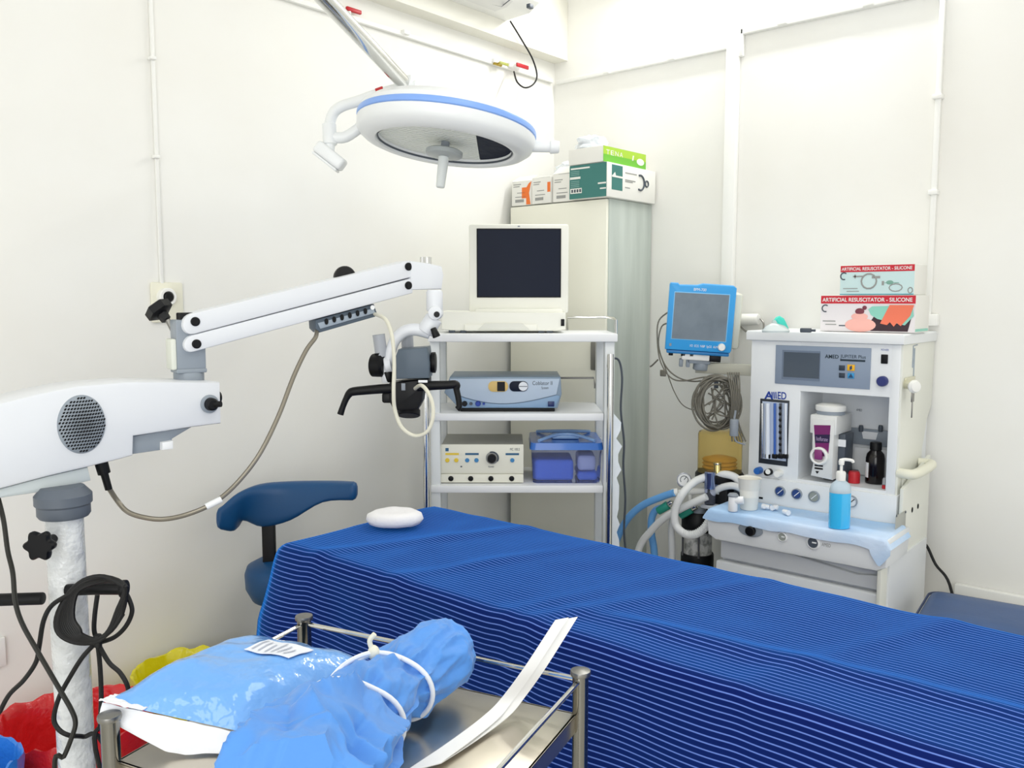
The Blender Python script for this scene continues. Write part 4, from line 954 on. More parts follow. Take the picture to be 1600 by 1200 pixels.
for k in range(6):
    v = .45+.045*k
    b.grid(lambda u, w, v=v, k=k: pillow(u0+(u1-u0)*(.12+(.7-.1*(k % 3))*u), v+.012*w) + Zv*.0056, 6, 1)
b.build('label_print', mat('faint_print', '#b3b8c6', .6), lb_)
b = MB(); b.grid(lambda u, v: pillow(1.02-.06*u, .02+.5*v) + Zv*(.012-.01*u), 8, 12, .001); b.build('film_edge', M_film, t)

# ---------------------------------------------------------------- rolled gown bundle with ties
t = thing('gown_bundle', 'rolled light blue surgical gown bundle tied with white tapes, lying on the tray', 'bundle', IT.M @ Vector((.4, -.25, ZTR)))
ax_px = [(455, 1290, .90, .105), (475, 1250, .90, .105), (498, 1208, .905, .100), (528, 1165, .910, .088), (552, 1130, .908, .068), (582, 1100, .906, .066), (612, 1075, .905, .060), (648, 1050, .905, .060), (686, 1026, .910, .060), (706, 1012, .915, .052)]
AX = [(PZ(x, y, z), r) for x, y, z, r in ax_px]
def axis(s):
    k = min(int(s), len(AX)-2); u = s-k; p = [AX[min(max(k+q, 0), len(AX)-1)] for q in (-1, 0, 1, 2)]
    f = lambda a, b_, c, d: .5*((2*b_)+(c-a)*u+(2*a-5*b_+4*c-d)*u*u+(3*b_-a-3*c+d)*u**3)
    return f(p[0][0], p[1][0], p[2][0], p[3][0]), f(p[0][1], p[1][1], p[2][1], p[3][1])
ties = [4.0, 6.05]
def bundle_pt(s, a, grow=0., plain=False):
    P, r = axis(s); Q, _ = axis(min(s+.05, len(AX)-1)); O, _ = axis(max(s-.05, 0)); d = (Q-O).normalized(); u = (Zv - d*Zv.dot(d)).normalized(); w = d.cross(u)
    pinch = sum(math.exp(-((s-q)/.30)**2) for q in ties)
    ns = 1.0 - .16*pinch
    near = math.exp(-((s-ties[0])/(5.0 if s < ties[0] else .7))**2) + math.exp(-((s-ties[1])/.75)**2)
    q_ = Vector((cos(a)*2.2+s*.35, sin(a)*2.2, s*.9))
    ph = a*6.5/pi + 1.1*noise.noise(Vector((cos(a)*1.5, sin(a)*1.5, s*.55)))
    tri = abs((ph % 2) - 1)
    pl = .36*near*(.62-tri**.6)*(1-.55*pinch) + .08*noise.noise(Vector((cos(a)*1.4, sin(a)*1.4, s*1.1))) + .26*(.22-abs(noise.noise(q_*.9))) + .05*(.25-abs(noise.noise(q_*2.4)))
    if plain: pl = .05*near*(1-.55*pinch)
    k = r*(ns+pl)+grow
    p = P + u*(k*sin(a)) + w*(k*cos(a))
    if p.z < ZTR+.002: p.z = ZTR+.002 + (p.z-ZTR-.002)*.02
    return p
b = MB(); NS, NA = 160, 150; rings = [[bundle_pt(i/NS*(len(AX)-1.001), 2*pi*j/NA) for j in range(NA)] for i in range(NS+1)]
Pe, re = axis(len(AX)-1.001); de = (AX[-1][0]-AX[-2][0]).normalized()
for k, dd in [(.97, .006), (.90, .004), (.86, -.03), (.74, -.055), (.60, -.045), (.52, -.008), (.44, -.012), (.36, -.05), (.05, -.06)]:
    rings.append([Pe + (p-Pe)*k + de*dd for p in rings[NS]])
b._fin(b.loops(rings)); 
M_gown = mat('gown_fabric', '#5292e0', .62, sheen=.2, bump=(26, .35, .006)); b.build('gown', M_gown, t, 75)
M_tape = mat('white_tape', '#e9edf4', .6)
for s0, sl in [(4.0, .42), (6.05, .34)]:
    b = MB(); n = 40; pts = []
    for k in range(n):
        a = 2*pi*k/n; p = bundle_pt(s0+sl*cos(a+.5), a, .004, True); pts.append(p)
    b.tube(pts, .0042, 8, closed=True, smooth=1); b.build('tape', M_tape, t, 60)
b = MB(); b.tube([bundle_pt(5.9, radians(70), .004, True), bundle_pt(5.4, radians(100), .006, True), bundle_pt(4.9, radians(130), .006, True), bundle_pt(4.2, radians(150), .004, True)], .004, 8); b.build('tape', M_tape, t)
c = bundle_pt(5.45, radians(100), .006); b = MB(); b.ell(c, .010, .009, .012, 12); b.tube([c, c+Zv*.018+RD*-.006, c+Zv*.03+RD*.002], .004, 8); b.build('knot', mat('cream_tape', '#e6e4d2', .6), t)

# ---------------------------------------------------------------- white paper strip leaning over the tray rail
def strip(u, v):
    px = [(660, 1202, .842, 56), (720, 1163, .843, 56), (770, 1125, .848, 56), (800, 1092, .866, 46), (835, 1045, .914, 42), (865, 1000, .955, 40), (886, 967, .985, 40)]
    k = min(int(u*6), 5); w_ = u*6-k
    def cr(i): return px[min(max(i, 0), 6)]
    a, b_, c, d = cr(k-1), cr(k), cr(k+1), cr(k+2)
    q = [.5*((2*y)+(z-x)*w_+(2*x-5*y+4*z-s)*w_*w_+(3*y-x-3*z+s)*w_**3) for x, y, z, s in zip(a, b_, c, d)]
    P = PZ(q[0], q[1], q[2]); sc_ = (P-CAM).length/FPX
    side = (RD*.86 + VH*.42).normalized()
    return P + side*(q[3]*sc_*(v-.5))
t = thing('peel_strip', 'long white double paper strip leaning over the trolley rail', 'strip', strip(.3, .5))
b = MB(); b.grid(lambda u, v: strip(u, v*(.56 if u > .5 else .56+.44*(1-min(1, u*2)))) + Zv*.0015*(1+sin(u*9)), 50, 6, .0012); b.build('front_layer', M_paper, t)
b = MB(); b.grid(lambda u, v: strip(u*.985, .40+.60*v) - Zv*(.002-.0*u) + VH*(.006+.01*max(0, u-.6)), 50, 6, .0012); b.build('back_layer', M_paper, t)

# ---------------------------------------------------------------- anaesthesia machine
AY = -.36
def A(px, py, y=AY): p = PY(px, py, y); return p.x, p.z
ax0, ax1 = 1.157, 1.655
t = thing('anaesthesia_machine', 'white anaesthesia machine with flow tubes and a vaporizer bay', 'anaesthesia machine', (1.41, -.22, 0))
M_an = mat('machine_white', '#e9ecee', .38); M_an2 = mat('machine_cream', '#e6e7de', .42)
bx0, bz1 = A(1251, 611); bx1, _ = A(1389, 619); bz0 = .915
TZ = 1.384
b = MB()
b.box(ax0, bx0, AY, -.03, .90, TZ, .004); b.box(bx1, ax1, AY, -.03, .90, TZ, .004)
b.box(bx0-.003, bx1+.003, AY, -.03, bz1, TZ-.001, .0); b.box(bx0-.003, bx1+.003, AY+.20, -.03, .90, bz1+.003)
b.box(bx0-.003, bx1+.003, AY, -.03, .90, bz0)
b.build('housing', M_an, t)
b = MB(); b.prism([(ax0-.012, TZ), (ax1+.012, TZ), (ax1+.014, TZ+.028), (ax1+.008, TZ+.033), (ax0-.008, TZ+.033), (ax0-.014, TZ+.028)], AY-.018, -.004, .005); b.build('top_lid', M_an, t)
# side cheek: upper part reaches the wall, lower part set back
b = MB(Matrix(((0, 1, 0, 0), (1, 0, 0, 0), (0, 0, 1, 0), (0, 0, 0, 1))))
b.prism([(AY+.004, .0), (-.12, .0), (-.10, 1.02), (-.055, 1.12), (-.01, 1.16), (-.005, TZ-.001), (AY+.004, TZ-.001)], ax1-.004, ax1+.006, .003); b.build('side_panel', M_an2, t)
def aplate(px0, px1, py0, py1, m, nm, par, y=AY, tk=.002, bev=.0):
    a = A(px0, py1, y); c = A(px1, py0, y); b = MB(); b.box(a[0], c[0], y-tk, y, a[1], c[1], bev); return b.build(nm, m, par)
def aknob(px, py, r, h, m, nm, par, y=AY, r2=.85, n=24):
    c = A(px, py, y); b = MB(); b.lathe([(r, 0), (r, h*.8), (r*r2, h)], (c[0], y, c[1]), (0, -1, 0), n); return b.build(nm, m, par)
# control panel
M_pan = mat('panel_grey', '#8b99ad', .45); M_scr = mat('panel_screen', '#4b5663', .2)
pn = aplate(1211, 1362, 544, 599, M_pan, 'control_panel', t, AY, .004, .002)
y = AY-.004
aplate(1221.5, 1282, 549, 592, mat('panel_rim', '#6f7d91', .45), 'screen_surround', pn, y, .0015)
aplate(1224, 1281, 552, 588.5, M_scr, 'screen', pn, y-.0015, .001)
b = MB(); a, c = A(1289, 559.5, y), A(1310.5, 554.5, y); b.text('AMED', a[0], c[0], a[1], c[1], y-.0008, bold=.02); a, c = A(1313, 560.5, y), A(1353, 555.5, y); b.text('JUPITER Plus', a[0], c[0], a[1], c[1], y-.0008); a, c = A(1313, 563.8, y), A(1352, 562.6, y); b.rect(a[0], c[0], a[1], c[1], y); b.build('lettering', mat('dark_ink', '#22343f', .5), pn)
aplate(1311, 1320.5, 571, 578.5, mat('dark_button', '#2f3a48', .4), 'button', pn, y, .003, .001); aplate(1324, 1336, 570, 579, mat('amber_button', '#f0b51f', .4), 'button', pn, y, .003, .001)
aplate(1311, 1320.5, 583, 590, MATS['dark_button'], 'button', pn, y, .003, .001); aplate(1324.5, 1335, 583, 591, mat('cyan_button', '#3296cf', .4), 'button', pn, y, .003, .001)
b = MB(); a = A(1330, 574.5, y); b.prism([(a[0]-.003, a[1]-.008), (a[0]+.004, a[1]-.004), (a[0]+.003, a[1]+.008), (a[0]-.004, a[1]+.003)], y-.004, y-.003); a = A(1330, 587.5, y); b.prism([(a[0]-.008, a[1]-.005), (a[0]+.008, a[1]-.005), (a[0], a[1]+.008)], y-.004, y-.003); b.build('button_symbol', mat('symbol_ink', '#28466a', .5), pn)
aplate(1376.5, 1388, 554, 568, M_black, 'power_switch', t, AY, .004, .002)
aknob(1380, 595.5, .0165, .02, mat('indigo_knob', '#2a3474', .35), 'rotary_knob', t)
b = MB(); a, c = A(1377, 548, AY), A(1389, 545.5, AY); b.text('POWER', a[0], c[0], a[1], c[1], AY-.0008); b.build('switch_lettering', M_blueink, t); b = MB()
a, c = A(1194, 623.5, AY), A(1209, 612, AY); b.text('A', a[0], c[0], a[1], c[1], AY-.0008, bold=.03)
for k in range(3): a, c = A(1206+k*3.0, 623, AY), A(1208+k*3.0, 612.5, AY); b.prism([(a[0], a[1]), (c[0], a[1]), (c[0]-.002, c[1]), (a[0]-.002, c[1])], AY-.0012, AY)
a, c = A(1215, 623.5, AY), A(1229, 613, AY); b.text('ED', a[0], c[0], a[1], c[1], AY-.0008, bold=.02); b.build('logo_lettering', M_blueink, t)
# flow meter bank
fr = aplate(1185.5, 1234, 626, 723, mat('flow_frame', '#2b3038', .3), 'flowmeter_bank', t, AY, .003, .004)
aplate(1189, 1231, 630, 716, mat('flow_back', '#b9c6dc', .25), 'scale_board', fr, AY-.003, .001)
for px, m in [(1191.5, M_chrome), (1200, mat('tube_white', '#e3e9f2', .15)), (1211, mat('tube_blue', '#3c66b8', .2)), (1220, mat('tube_dark', '#4b5058', .2)), (1228, MATS['tube_white'])]:
    a = A(px, 630, AY-.006); c = A(px, 716, AY-.006); b = MB(); b.cyl((c[0], AY-.008, c[1]), (a[0], AY-.008, a[1]), .0045 if px != 1200 else .008, n=12); b.build('flow_tube', m, fr)
for i in range(9):
    pass
b = MB()
for i in range(8): a = A(1220, 637+i*9.5, AY-.006); b.ell((a[0], AY-.0125, a[1]), .005, .002, .006, 8)
b.build('float_marks', M_black, fr)
b = MB()
for px in (1200, 1211, 1220, 1228): a = A(px, 711, AY-.006); b.box(a[0]-.009, a[0]+.009, AY-.014, AY-.003, a[1]-.012, a[1]+.004, .003)
b.build('tube_seats', M_black, fr)
aknob(1187.5, 734.5, .0125, .028, mat('blue_knob', '#2a66b4', .35), 'flow_knob', t, AY, .9); aknob(1203, 737, .0115, .028, M_black, 'flow_knob', t, AY, .9); aknob(1219, 739, .0125, .028, M_white_plastic, 'flow_knob', t, AY, .9)
c = A(1200, 737, AY-.028); b = MB(); b.lathe([(.009, 0), (.0085, .003)], (c[0], AY-.028, c[1]), (0, -1, 0)); b.build('knob_cap', M_white_plastic, t)
# bay: inner rail and white plate behind the bottle
a, c = A(1327, 692, AY+.195), A(1386, 671, AY+.195); yb = AY+.198
b = MB(); b.box(a[0]-.02, bx1-.002, yb-.012, yb, a[1], c[1]-.004, .002); rl = b.build('mounting_bar', M_mgrey, t)
for px in (1347.5, 1378): a = A(px, 670, yb); b = MB(); b.lathe([(.007, -.002), (.008, .012), (.006, .02)], (a[0], yb-.014, a[1]-.006), Zv, 14); b.build('bar_stud', M_dgrey, rl)
a = A(1346, 685, yb-.012); c = A(1372, 676, yb-.012); b = MB(); b.prism([(a[0]+.006, a[1]), (c[0]-.006, a[1]), (c[0], c[1]), (a[0], c[1])], yb-.0135, yb-.012); b.build('bar_label', M_white, rl)
b = MB(); a = A(1334, 742, yb); b.box(a[0], bx1-.004, yb-.008, yb, bz0+.004, A(1340, 698, yb)[1], .002); b.build('back_plate', M_white, t)
b = MB(); a, c = A(1338, 642, AY+.199), A(1347, 639, AY+.199); b.text('AMED', a[0], c[0], a[1], c[1], AY+.1985); b.build('bay_lettering', M_dgrey, t)
# gauge panel under the bay and work surface
GZ = .81
b = MB(); b.prism([(1.118, GZ-.10), (1.665, GZ-.10), (1.665, .905), (1.15, .905)], AY-.012, -.05, .003); gp = b.build('gauge_panel', M_an, t)
M_face = mat('gauge_navy', '#2f4a86', .35)
def gauge(px, py, r, face, par, y, needle=M_white):
    c = A(px, py, y); b = MB(); b.lathe([(r*1.18, 0), (r*1.18, .007), (r*1.02, .009), (r, .006)], (c[0], y, c[1]), (0, -1, 0), 30, cap=False); g = b.build('gauge', M_mgrey, par)
    b = MB(); b.lathe([(r*1.02, .003), (r*1.0, .006)], (c[0], y, c[1]), (0, -1, 0), 30); b.build('gauge_face', face, g)
    b = MB(); b.prism([(c[0]-r*.55, c[1]-r*.5), (c[0]-r*.45, c[1]-r*.62), (c[0]+r*.7, c[1]+r*.5), (c[0]+r*.6, c[1]+r*.6)], y-.0075, y-.006); b.build('needle', needle, g)
yg = AY-.012
gauge(1219.5, 767.5, .0155, M_face, gp, yg); gauge(1245.5, 771.5, .0155, M_face, gp, yg); gauge(1272.5, 775.5, .016, mat('gauge_grey', '#9a9f98', .35), gp, yg, M_white); gauge(1331, 783, .016, M_white, gp, yg, M_black)
aplate(1186, 1192, 777, 779, M_black, 'vent_slot', gp, yg, .001)
wy = -.565
b = MB(); pts = [(1.112, GZ-.085), (1.14, GZ-.10), (1.67, GZ-.10), (1.698, GZ-.085), (1.705, GZ-.01), (1.70, GZ), (1.108, GZ), (1.104, GZ-.01)]; b.prism(pts, wy, AY+.01, .008); ws = b.build('worktop', M_an, t)
b = MB()
a = A(1173, 828, wy); b.lathe([(.5, 0), (.5, .003), (.46, .005)], (0, 0, 0), (0, -1, 0), 40)
for v in b.bm.verts: v.co = Vector((a[0]+v.co.x*.085, wy+v.co.y, a[1]+v.co.z*.045))
ov = b.build('dial_recess', M_mgrey, ws)
aknob(1174, 829, .0165, .016, M_black, 'control_dial', ws, wy-.004)
def small_gauge(px, py, r, face): c = A(px, py, wy); b = MB(); b.lathe([(r*1.35, 0), (r*1.35, .004), (r*1.05, .008), (r, .005)], (c[0], wy, c[1]), (0, -1, 0), 28, cap=False); g = b.build('gauge', M_white, ws); b = MB(); b.lathe([(r*1.05, .002), (r, .005)], (c[0], wy, c[1]), (0, -1, 0), 28); b.build('gauge_face', face, g); b = MB(); b.box(c[0]-.002, c[0]+r*.7, wy-.007, wy-.005, c[1]-.001, c[1]+.003); b.build('needle', M_white, g)
small_gauge(1223, 838.5, .0125, MATS['gauge_grey']); small_gauge(1271, 847.5, .0165, M_dgrey)
a, c = A(1284, 853, wy), A(1298, 850, wy); b = MB(); b.text('AMED', a[0], c[0], a[1], c[1], wy-.0008); b.build('front_lettering', M_gtxt, ws)
# drawer bay and base
b = MB(); b.prism([(1.135, .10), (1.69, .10), (1.69, GZ-.09), (1.135, GZ-.09)], -.50, -.10, .006); b.build('lower_cabinet', M_an, t)
b = MB(); zl = A(1240, 899, -.53)[1]
b.prism([(1.14, zl+.006), (1.665, zl+.006), (1.665, GZ-.125), (1.60, GZ-.135), (1.40, GZ-.112), (1.14, GZ-.104)], -.522, -.50, .004); b.build('drawer', mat('drawer_grey', '#d8dbde', .4), t)
b = MB(); b.box(1.13, 1.67, -.535, -.50, .10, zl-.004, .004); b.build('lower_door', M_an, t)
b = MB(Matrix(((0, 1, 0, 0), (1, 0, 0, 0), (0, 0, 1, 0), (0, 0, 0, 1)))); b.prism([(-.56, .10), (-.08, .10), (-.08, 1.0), (AY-.01, .93), (AY-.012, GZ+.02), (-.56, GZ-.10)], 1.672, 1.684, .003); sp = b.build('lower_side_panel', M_an2, t)
yy = lambda px, py: PX(px, py, 1.684)
a = yy(1398, 834); c = yy(1415, 797); b = MB(); b.box(1.684, 1.6855, a.y, c.y, a.z, c.z, .0004); pl = b.build('cover_plate', mat('plate_grey', '#b6b8b2', .4, .3), sp)
b = MB()
for px, py in [(1400, 806), (1400, 831), (1414, 824), (1414, 800)]: q = yy(px, py); b.ell((1.686, q.y, q.z), .002, .004, .004, 8)
b.build('screws', M_dgrey, pl)
b = MB()
for px, py in [(1425, 796.5), (1434, 791)]: q = yy(px, py); b.ell((1.685, q.y, q.z), .002, .007, .009, 10)
b.build('screw_holes', M_black, sp)
for x in (1.19, 1.63):
    for y in (-.45, -.15):
        b = MB(); b.cyl((x-.016, y, .05), (x+.016, y, .05), .05, bev=.006); b.cyl((x, y, .05), (x, y, .10), .012); b.build('caster', M_rubber, t)
# carrying handle on the side
z = 1.0; b = MB(); q0 = PX(1408, 742, ax1+.02); q1 = PX(1452, 738, ax1+.06)
hz = q0.z
b.tube([(ax1+.004, -.345, hz), (ax1+.035, -.35, hz), (ax1+.050, -.33, hz), (ax1+.055, -.24, hz+.002), (ax1+.050, -.15, hz+.003), (ax1+.035, -.13, hz+.003), (ax1+.004, -.135, hz+.003)], .016, 14, smooth=3)
b.build('side_handle', mat('handle_cream', '#ecebd9', .4), t)
b = MB(); b.box(ax1+.006, ax1+.012, -.32, -.15, .86, hz-.01, .002); b.build('handle_plate', M_an2, t)
# outlet holder with key on the side
b = MB(); q = PX(1414, 600, ax1+.006); x = ax1+.006
b.box(x, x+.006, q.y-.01, q.y+.09, q.z-.012, q.z+.02, .002); b.cyl((x, q.y, q.z), (x+.03, q.y-.02, q.z), .015, bev=.003); vb = b.build('outlet_valve', mat('pale_brass', '#d9d6bd', .35, .3), t)
b = MB(); b.lathe([(.019, 0), (.021, .006), (.016, .016), (.006, .018)], (x+.03, q.y-.02, q.z-.004), (.8, -.6, 0), 20); b.build('valve_knob', M_white_plastic, vb)
b = MB(); b.box(x+.024, x+.028, q.y-.018, q.y+.008, q.z-.055, q.z-.02, .002); b.box(x+.024, x+.027, q.y-.008, q.y-.001, q.z-.105, q.z-.05, .001); b.build('key', M_dsteel, vb)
b = MB(); q = PX(1428, 550, x); b.tube([(x+.001, q.y-.012, q.z-.05), (x+.001, q.y-.012, q.z+.02), (x+.001, q.y+.03, q.z+.022)], .002, 6, smooth=1); b.box(x, x+.002, q.y, q.y+.008, q.z-.09, q.z+.012); b.build('flow_scale', mat('scale_grey', '#9aa6b3', .4), t)

# vaporizer, bottle and small items in the bay
t = thing('vaporizer', 'white vaporizer with a purple label mounted in the machine bay', 'vaporizer', (A(1288, 745)[0], AY+.03, bz0+.012))
def V(px, py, y): p = PY(px, py, y); return p.x, p.z
yf = AY-.012
M_vap = mat('vaporizer_white', '#e3e4e2', .4)
a0 = V(1266, 745, yf); a1 = V(1305, 656, yf)
b = MB(); w = a1[0]-a0[0]; b.prism([(a0[0], a0[1]+.004), (a1[0]-.004, a0[1]-.002), (a1[0]-.002, a1[1]), (a0[0], a1[1]), (a0[0]+.002, a0[1]+.09), (a0[0]+.008, a0[1]+.06)], yf, yf+.05, .005); bd = b.build('body', M_vap, t)
q0 = V(1265, 677, yf); q1 = V(1318, 650, yf); b = MB(); b.box(q0[0]-.002, a1[0]+.004, yf+.004, yf+.15, q0[1], q1[1]-.004, .005); b.build('head_block', M_vap, t)
b = MB(); b.box(a0[0]+.02, a1[0]+.018, yf+.05, yf+.13, a0[1]+.012, q0[1], .004); b.build('sump', M_dgrey, t)
cx_ = V(1297, 650, yf+.05); b = MB(); b.lathe([(.046, 0), (.046, .012)], (cx_[0], yf+.055, q1[1]-.004), Zv, 32); b.build('neck', M_mgrey, t)
b = MB(); b.lathe([(.047, .012), (.049, .016), (.049, .028), (.044, .032)], (cx_[0], yf+.055, q1[1]-.004), Zv, 32); b.lathe([(.043, .030), (.03, .036), (0, .036)], (cx_[0], yf+.055, q1[1]-.004), Zv, 32); b.build('top_dial', M_white_plastic, t)
p = [V(*u, yf) for u in [(1272, 664), (1298, 664.5), (1294, 713), (1275, 713)]]; b = MB(); b.prism(list(reversed(p)), yf-.0015, yf); lb_ = b.build('purple_label', mat('purple_print', '#7a2468', .45), bd)
p = [V(*u, yf-.0015) for u in [(1273, 679), (1297, 679), (1296, 692), (1274, 692)]]; b = MB(); b.prism(list(reversed(p)), yf-.0025, yf-.0015); b.build('label_band', mat('dark_purple_print', '#2b1c44', .45), lb_)
b = MB(); q0 = V(1276, 688, yf); q1 = V(1294, 683.5, yf); b.text('Isoflurane', q0[0], q1[0], q0[1], q1[1], yf-.003); b.build('label_lettering', mat('lilac_print', '#b9a3c8', .5), lb_)
c = V(1280, 712, yf); b = MB(); b.lathe([(.020, .0), (.030, 0), (.030, .010), (.026, .014), (.021, .012), (.020, .0)], (c[0]+.002, yf, c[1]), (0, -1, 0), 36, cap=False); b.build('control_wheel', M_white_plastic, t)
b = MB(); b.box(c[0]-.012, c[0]+.014, yf-.016, yf-.001, c[1]-.012, c[1]+.022, .004); b.build('pointer', mat('plum_plastic', '#8b3a78', .4), t)
b = MB()
for zz in (-.036, -.046): b.box(c[0]-.014, c[0]+.014, yf-.0016, yf+.001, c[1]+zz, c[1]+zz+.005)
q = V(1277, 738, yf); b.prism([(q[0]-.006, q[1]+.004), (q[0]+.006, q[1]+.004), (q[0], q[1]-.005)], yf-.0016, yf); b.build('marks', M_black, bd)
b = MB(); q = V(1318, 690, yf+.08); b.box(q[0]-.01, q[0]+.02, yf+.05-.006, yf+.05-.004, q[1]-.012, q[1]+.012); b.build('side_label', M_white, t)
b = MB(); b.box(a0[0]+.02, a1[0]+.03, yf+.06, yf+.16, bz0+.001, a0[1]+.014, .003); b.build('mount', M_dgrey, t)
yb2 = AY+.10
c0 = PY(1366, 760, yb2); zb_ = bz0+.001; k = .0235*1.28
b = MB(); hh = PY(1366, 706, yb2).z-zb_
b.lathe([(k*.96, 0), (k, .004), (k, hh-.02), (k*.9, hh-.006), (k*.55, hh+.006), (k*.5, hh+.012)], (c0.x, yb2, zb_), n=30)
t = thing('medicine_bottle', 'dark brown glass medicine bottle standing in the machine bay', 'bottle', (c0.x, yb2, zb_))
b.build('glass', mat('dark_glass', '#120d0e', .12), t)
b = MB(); b.lathe([(k*.62, hh+.008), (k*.62, hh+.03), (k*.56, hh+.033)], (c0.x, yb2, zb_), n=30); b.build('cap', M_black, t)
b = MB(); th0 = radians(215); b.grid(lambda u, v: Vector((c0.x+(k+.0008)*cos(th0-.0+u*.55), yb2+(k+.0008)*sin(th0+u*.55), zb_+.02+.05*v)), 8, 2, .0006); b.build('label', M_white, t)
c1 = PY(1334, 756, AY+.06); b = MB(frame((c1.x, AY+.06, bz0+.001))); b.lathe([(.019, 0), (.019, .03), (.016, .038), (.0, .038)], n=22); solo('bottle_cap', b, M_red, 'red cap standing in the machine bay between vaporizer and brown bottle', 'cap')
c1 = PY(1384, 760, AY+.03); t = thing('small_vial', 'tiny clear vial with a red base beside the brown bottle', 'vial', (c1.x-.004, AY+.03, bz0+.001))
b = MB(frame((c1.x-.004, AY+.03, bz0+.001))); b.lathe([(.0075, 0), (.0075, .012)], n=14); b.build('base', M_red, t)
b = MB(frame((c1.x-.004, AY+.03, bz0+.001))); b.lathe([(.0075, .012), (.0075, .03), (.004, .036)], n=14); b.build('glass', mat('clear_glass', '#f0f2f5', .1, trans=.8), t)

# blue cloth on the worktop
def wcloth(u, v):
    x = 1.098 + (1.712-1.098)*u; y = AY-.016 - .19*v*1.0
    s = v; z = GZ+.0045 + .0015*noise.noise(Vector((x*14, y*14, 0)))
    out = 0
    if v > .86:
        q = (v-.86)/.14; dr = (.034+.012*noise.noise(Vector((x*11, 1, 0))) + (.045 if u > .90 else 0)*(1-abs(u-.95)/.06 if u > .90 else 0))
        y = wy-.004-.006*sin(q*pi/2) + .0; z = GZ+.004 - dr*q
    else: y = AY-.016 - (abs(wy-AY)-.014)*(v/.86)
    if u < .03: z = min(z, GZ+.004-.03*(1-u/.03)); 
    if u > .97: z = min(z, GZ+.004-.03*(u-.97)/.03)
    return Vector((x, y, z))
b = MB(); b.grid(wcloth, 90, 40, .0015); solo('worktop_cloth', b, mat('pale_blue_cloth', '#b0d2f6', .7, bump=(60, .4, .004), var=(3, '#d6e6fb', .4, .65)), 'pale blue disposable cloth covering the machine worktop, hanging over its edge', 'cloth', sharp=60)
zc = GZ+.0075
# hand sanitizer
c = PZ(1311, 824, zc); r = .033
t = thing('sanitizer_bottle', 'pump bottle of bright blue hand sanitizer on the pale blue cloth', 'bottle', (c.x, c.y, zc))
F = frame((c.x, c.y, zc), HEAD); hL = PD(1311, 768, (c-CAM).dot(VD)).z-zc; hT = PD(1311, 757, (c-CAM).dot(VD)).z-zc
M_liq = mat('blue_gel', '#3fc2fb', .15, coat=.6); M_bot = mat('frosted_bottle', '#dbeefa', .25, trans=.3)
b = MB(F); b.lathe([(r*.97, 0), (r, .004), (r, hL)], n=36, sx=1.0, sy=.72); b.build('gel', M_liq, t)
b = MB(F); b.lathe([(r*1.0, hL), (r*1.0, hL+.008), (r*.85, hL+.026), (r*.5, hL+.036), (r*.42, hL+.04)], n=36, sx=1., sy=.75); b.build('shoulder', M_bot, t)
b = MB(F); b.lathe([(.014, hL+.038), (.0145, hL+.062), (.012, hL+.066)], n=24); b.build('collar', M_white_plastic, t)
b = MB(F); b.lathe([(.0045, hL+.06), (.0045, hL+.085), (.008, hL+.087), (.009, hL+.098), (.006, hL+.104)], n=18); b.tube([(-.006, 0, hL+.1), (.01, 0, hL+.103), (.032, 0, hL+.1), (.036, 0, hL+.094)], .0048, 10); b.build('pump', M_white_plastic, t)
# white cup and small fittings
c = PZ(1170, 795, zc); t = thing('plastic_cup', 'white plastic cup standing on the pale blue cloth beside the flow meters', 'cup', (c.x, c.y, zc))
b = MB(frame((c.x, c.y, zc))); hh = .105; b.lathe([(.0, .003), (.027, .0), (.029, .003), (.0315, hh*.62), (.0345, hh*.66), (.038, hh), (.0395, hh+.002), (.0365, hh), (.033, hh*.65), (.027, .006), (.0, .006)], n=36, cap=False); b.build('cup_body', mat('cup_white', '#f3f1e8', .4), t)
c = PZ(1148, 800, zc); t = thing('tube_fitting', 'white elbow fitting lying next to the plastic cup', 'fitting', (c.x, c.y, zc))
b = MB(frame((c.x-.012, c.y+.01, zc), .4)); b.cyl((0, 0, 0), (0, 0, .05), .016, .015, bev=.002); b.cyl((0, 0, .036), (.035, -.004, .04), .0135, .013, bev=.002); b.build('elbow', mat('fitting_white', '#eef0f4', .3), t)
b = MB(frame((c.x-.012, c.y+.01, zc), .4)); b.lathe([(.017, .05), (.018, .054), (.013, .06)], n=20); b.build('cap', M_grey, t)
for i, (px, py, lab) in enumerate([(1191, 795, 'small white connector on the cloth, next to the cup'), (1206, 798, 'small white connector on the cloth, second from the cup'), (1232, 806, 'small white connector lying alone near the middle of the cloth')]):
    c = PZ(px, py, zc); b = MB(frame((c.x, c.y, zc), i*1.3)); b.cyl((0, 0, .0095), (.026, 0, .0095), .009, .007, n=16); b.lathe([(.0055, -.006), (.0055, .006)], (.012, -.006, .0095), (0, 1, 0), 12); b.bm.normal_update()
    solo('tube_connector', b, mat('fitting_white', '#eef0f4', .3), lab, 'connector', 'connectors on the worktop')

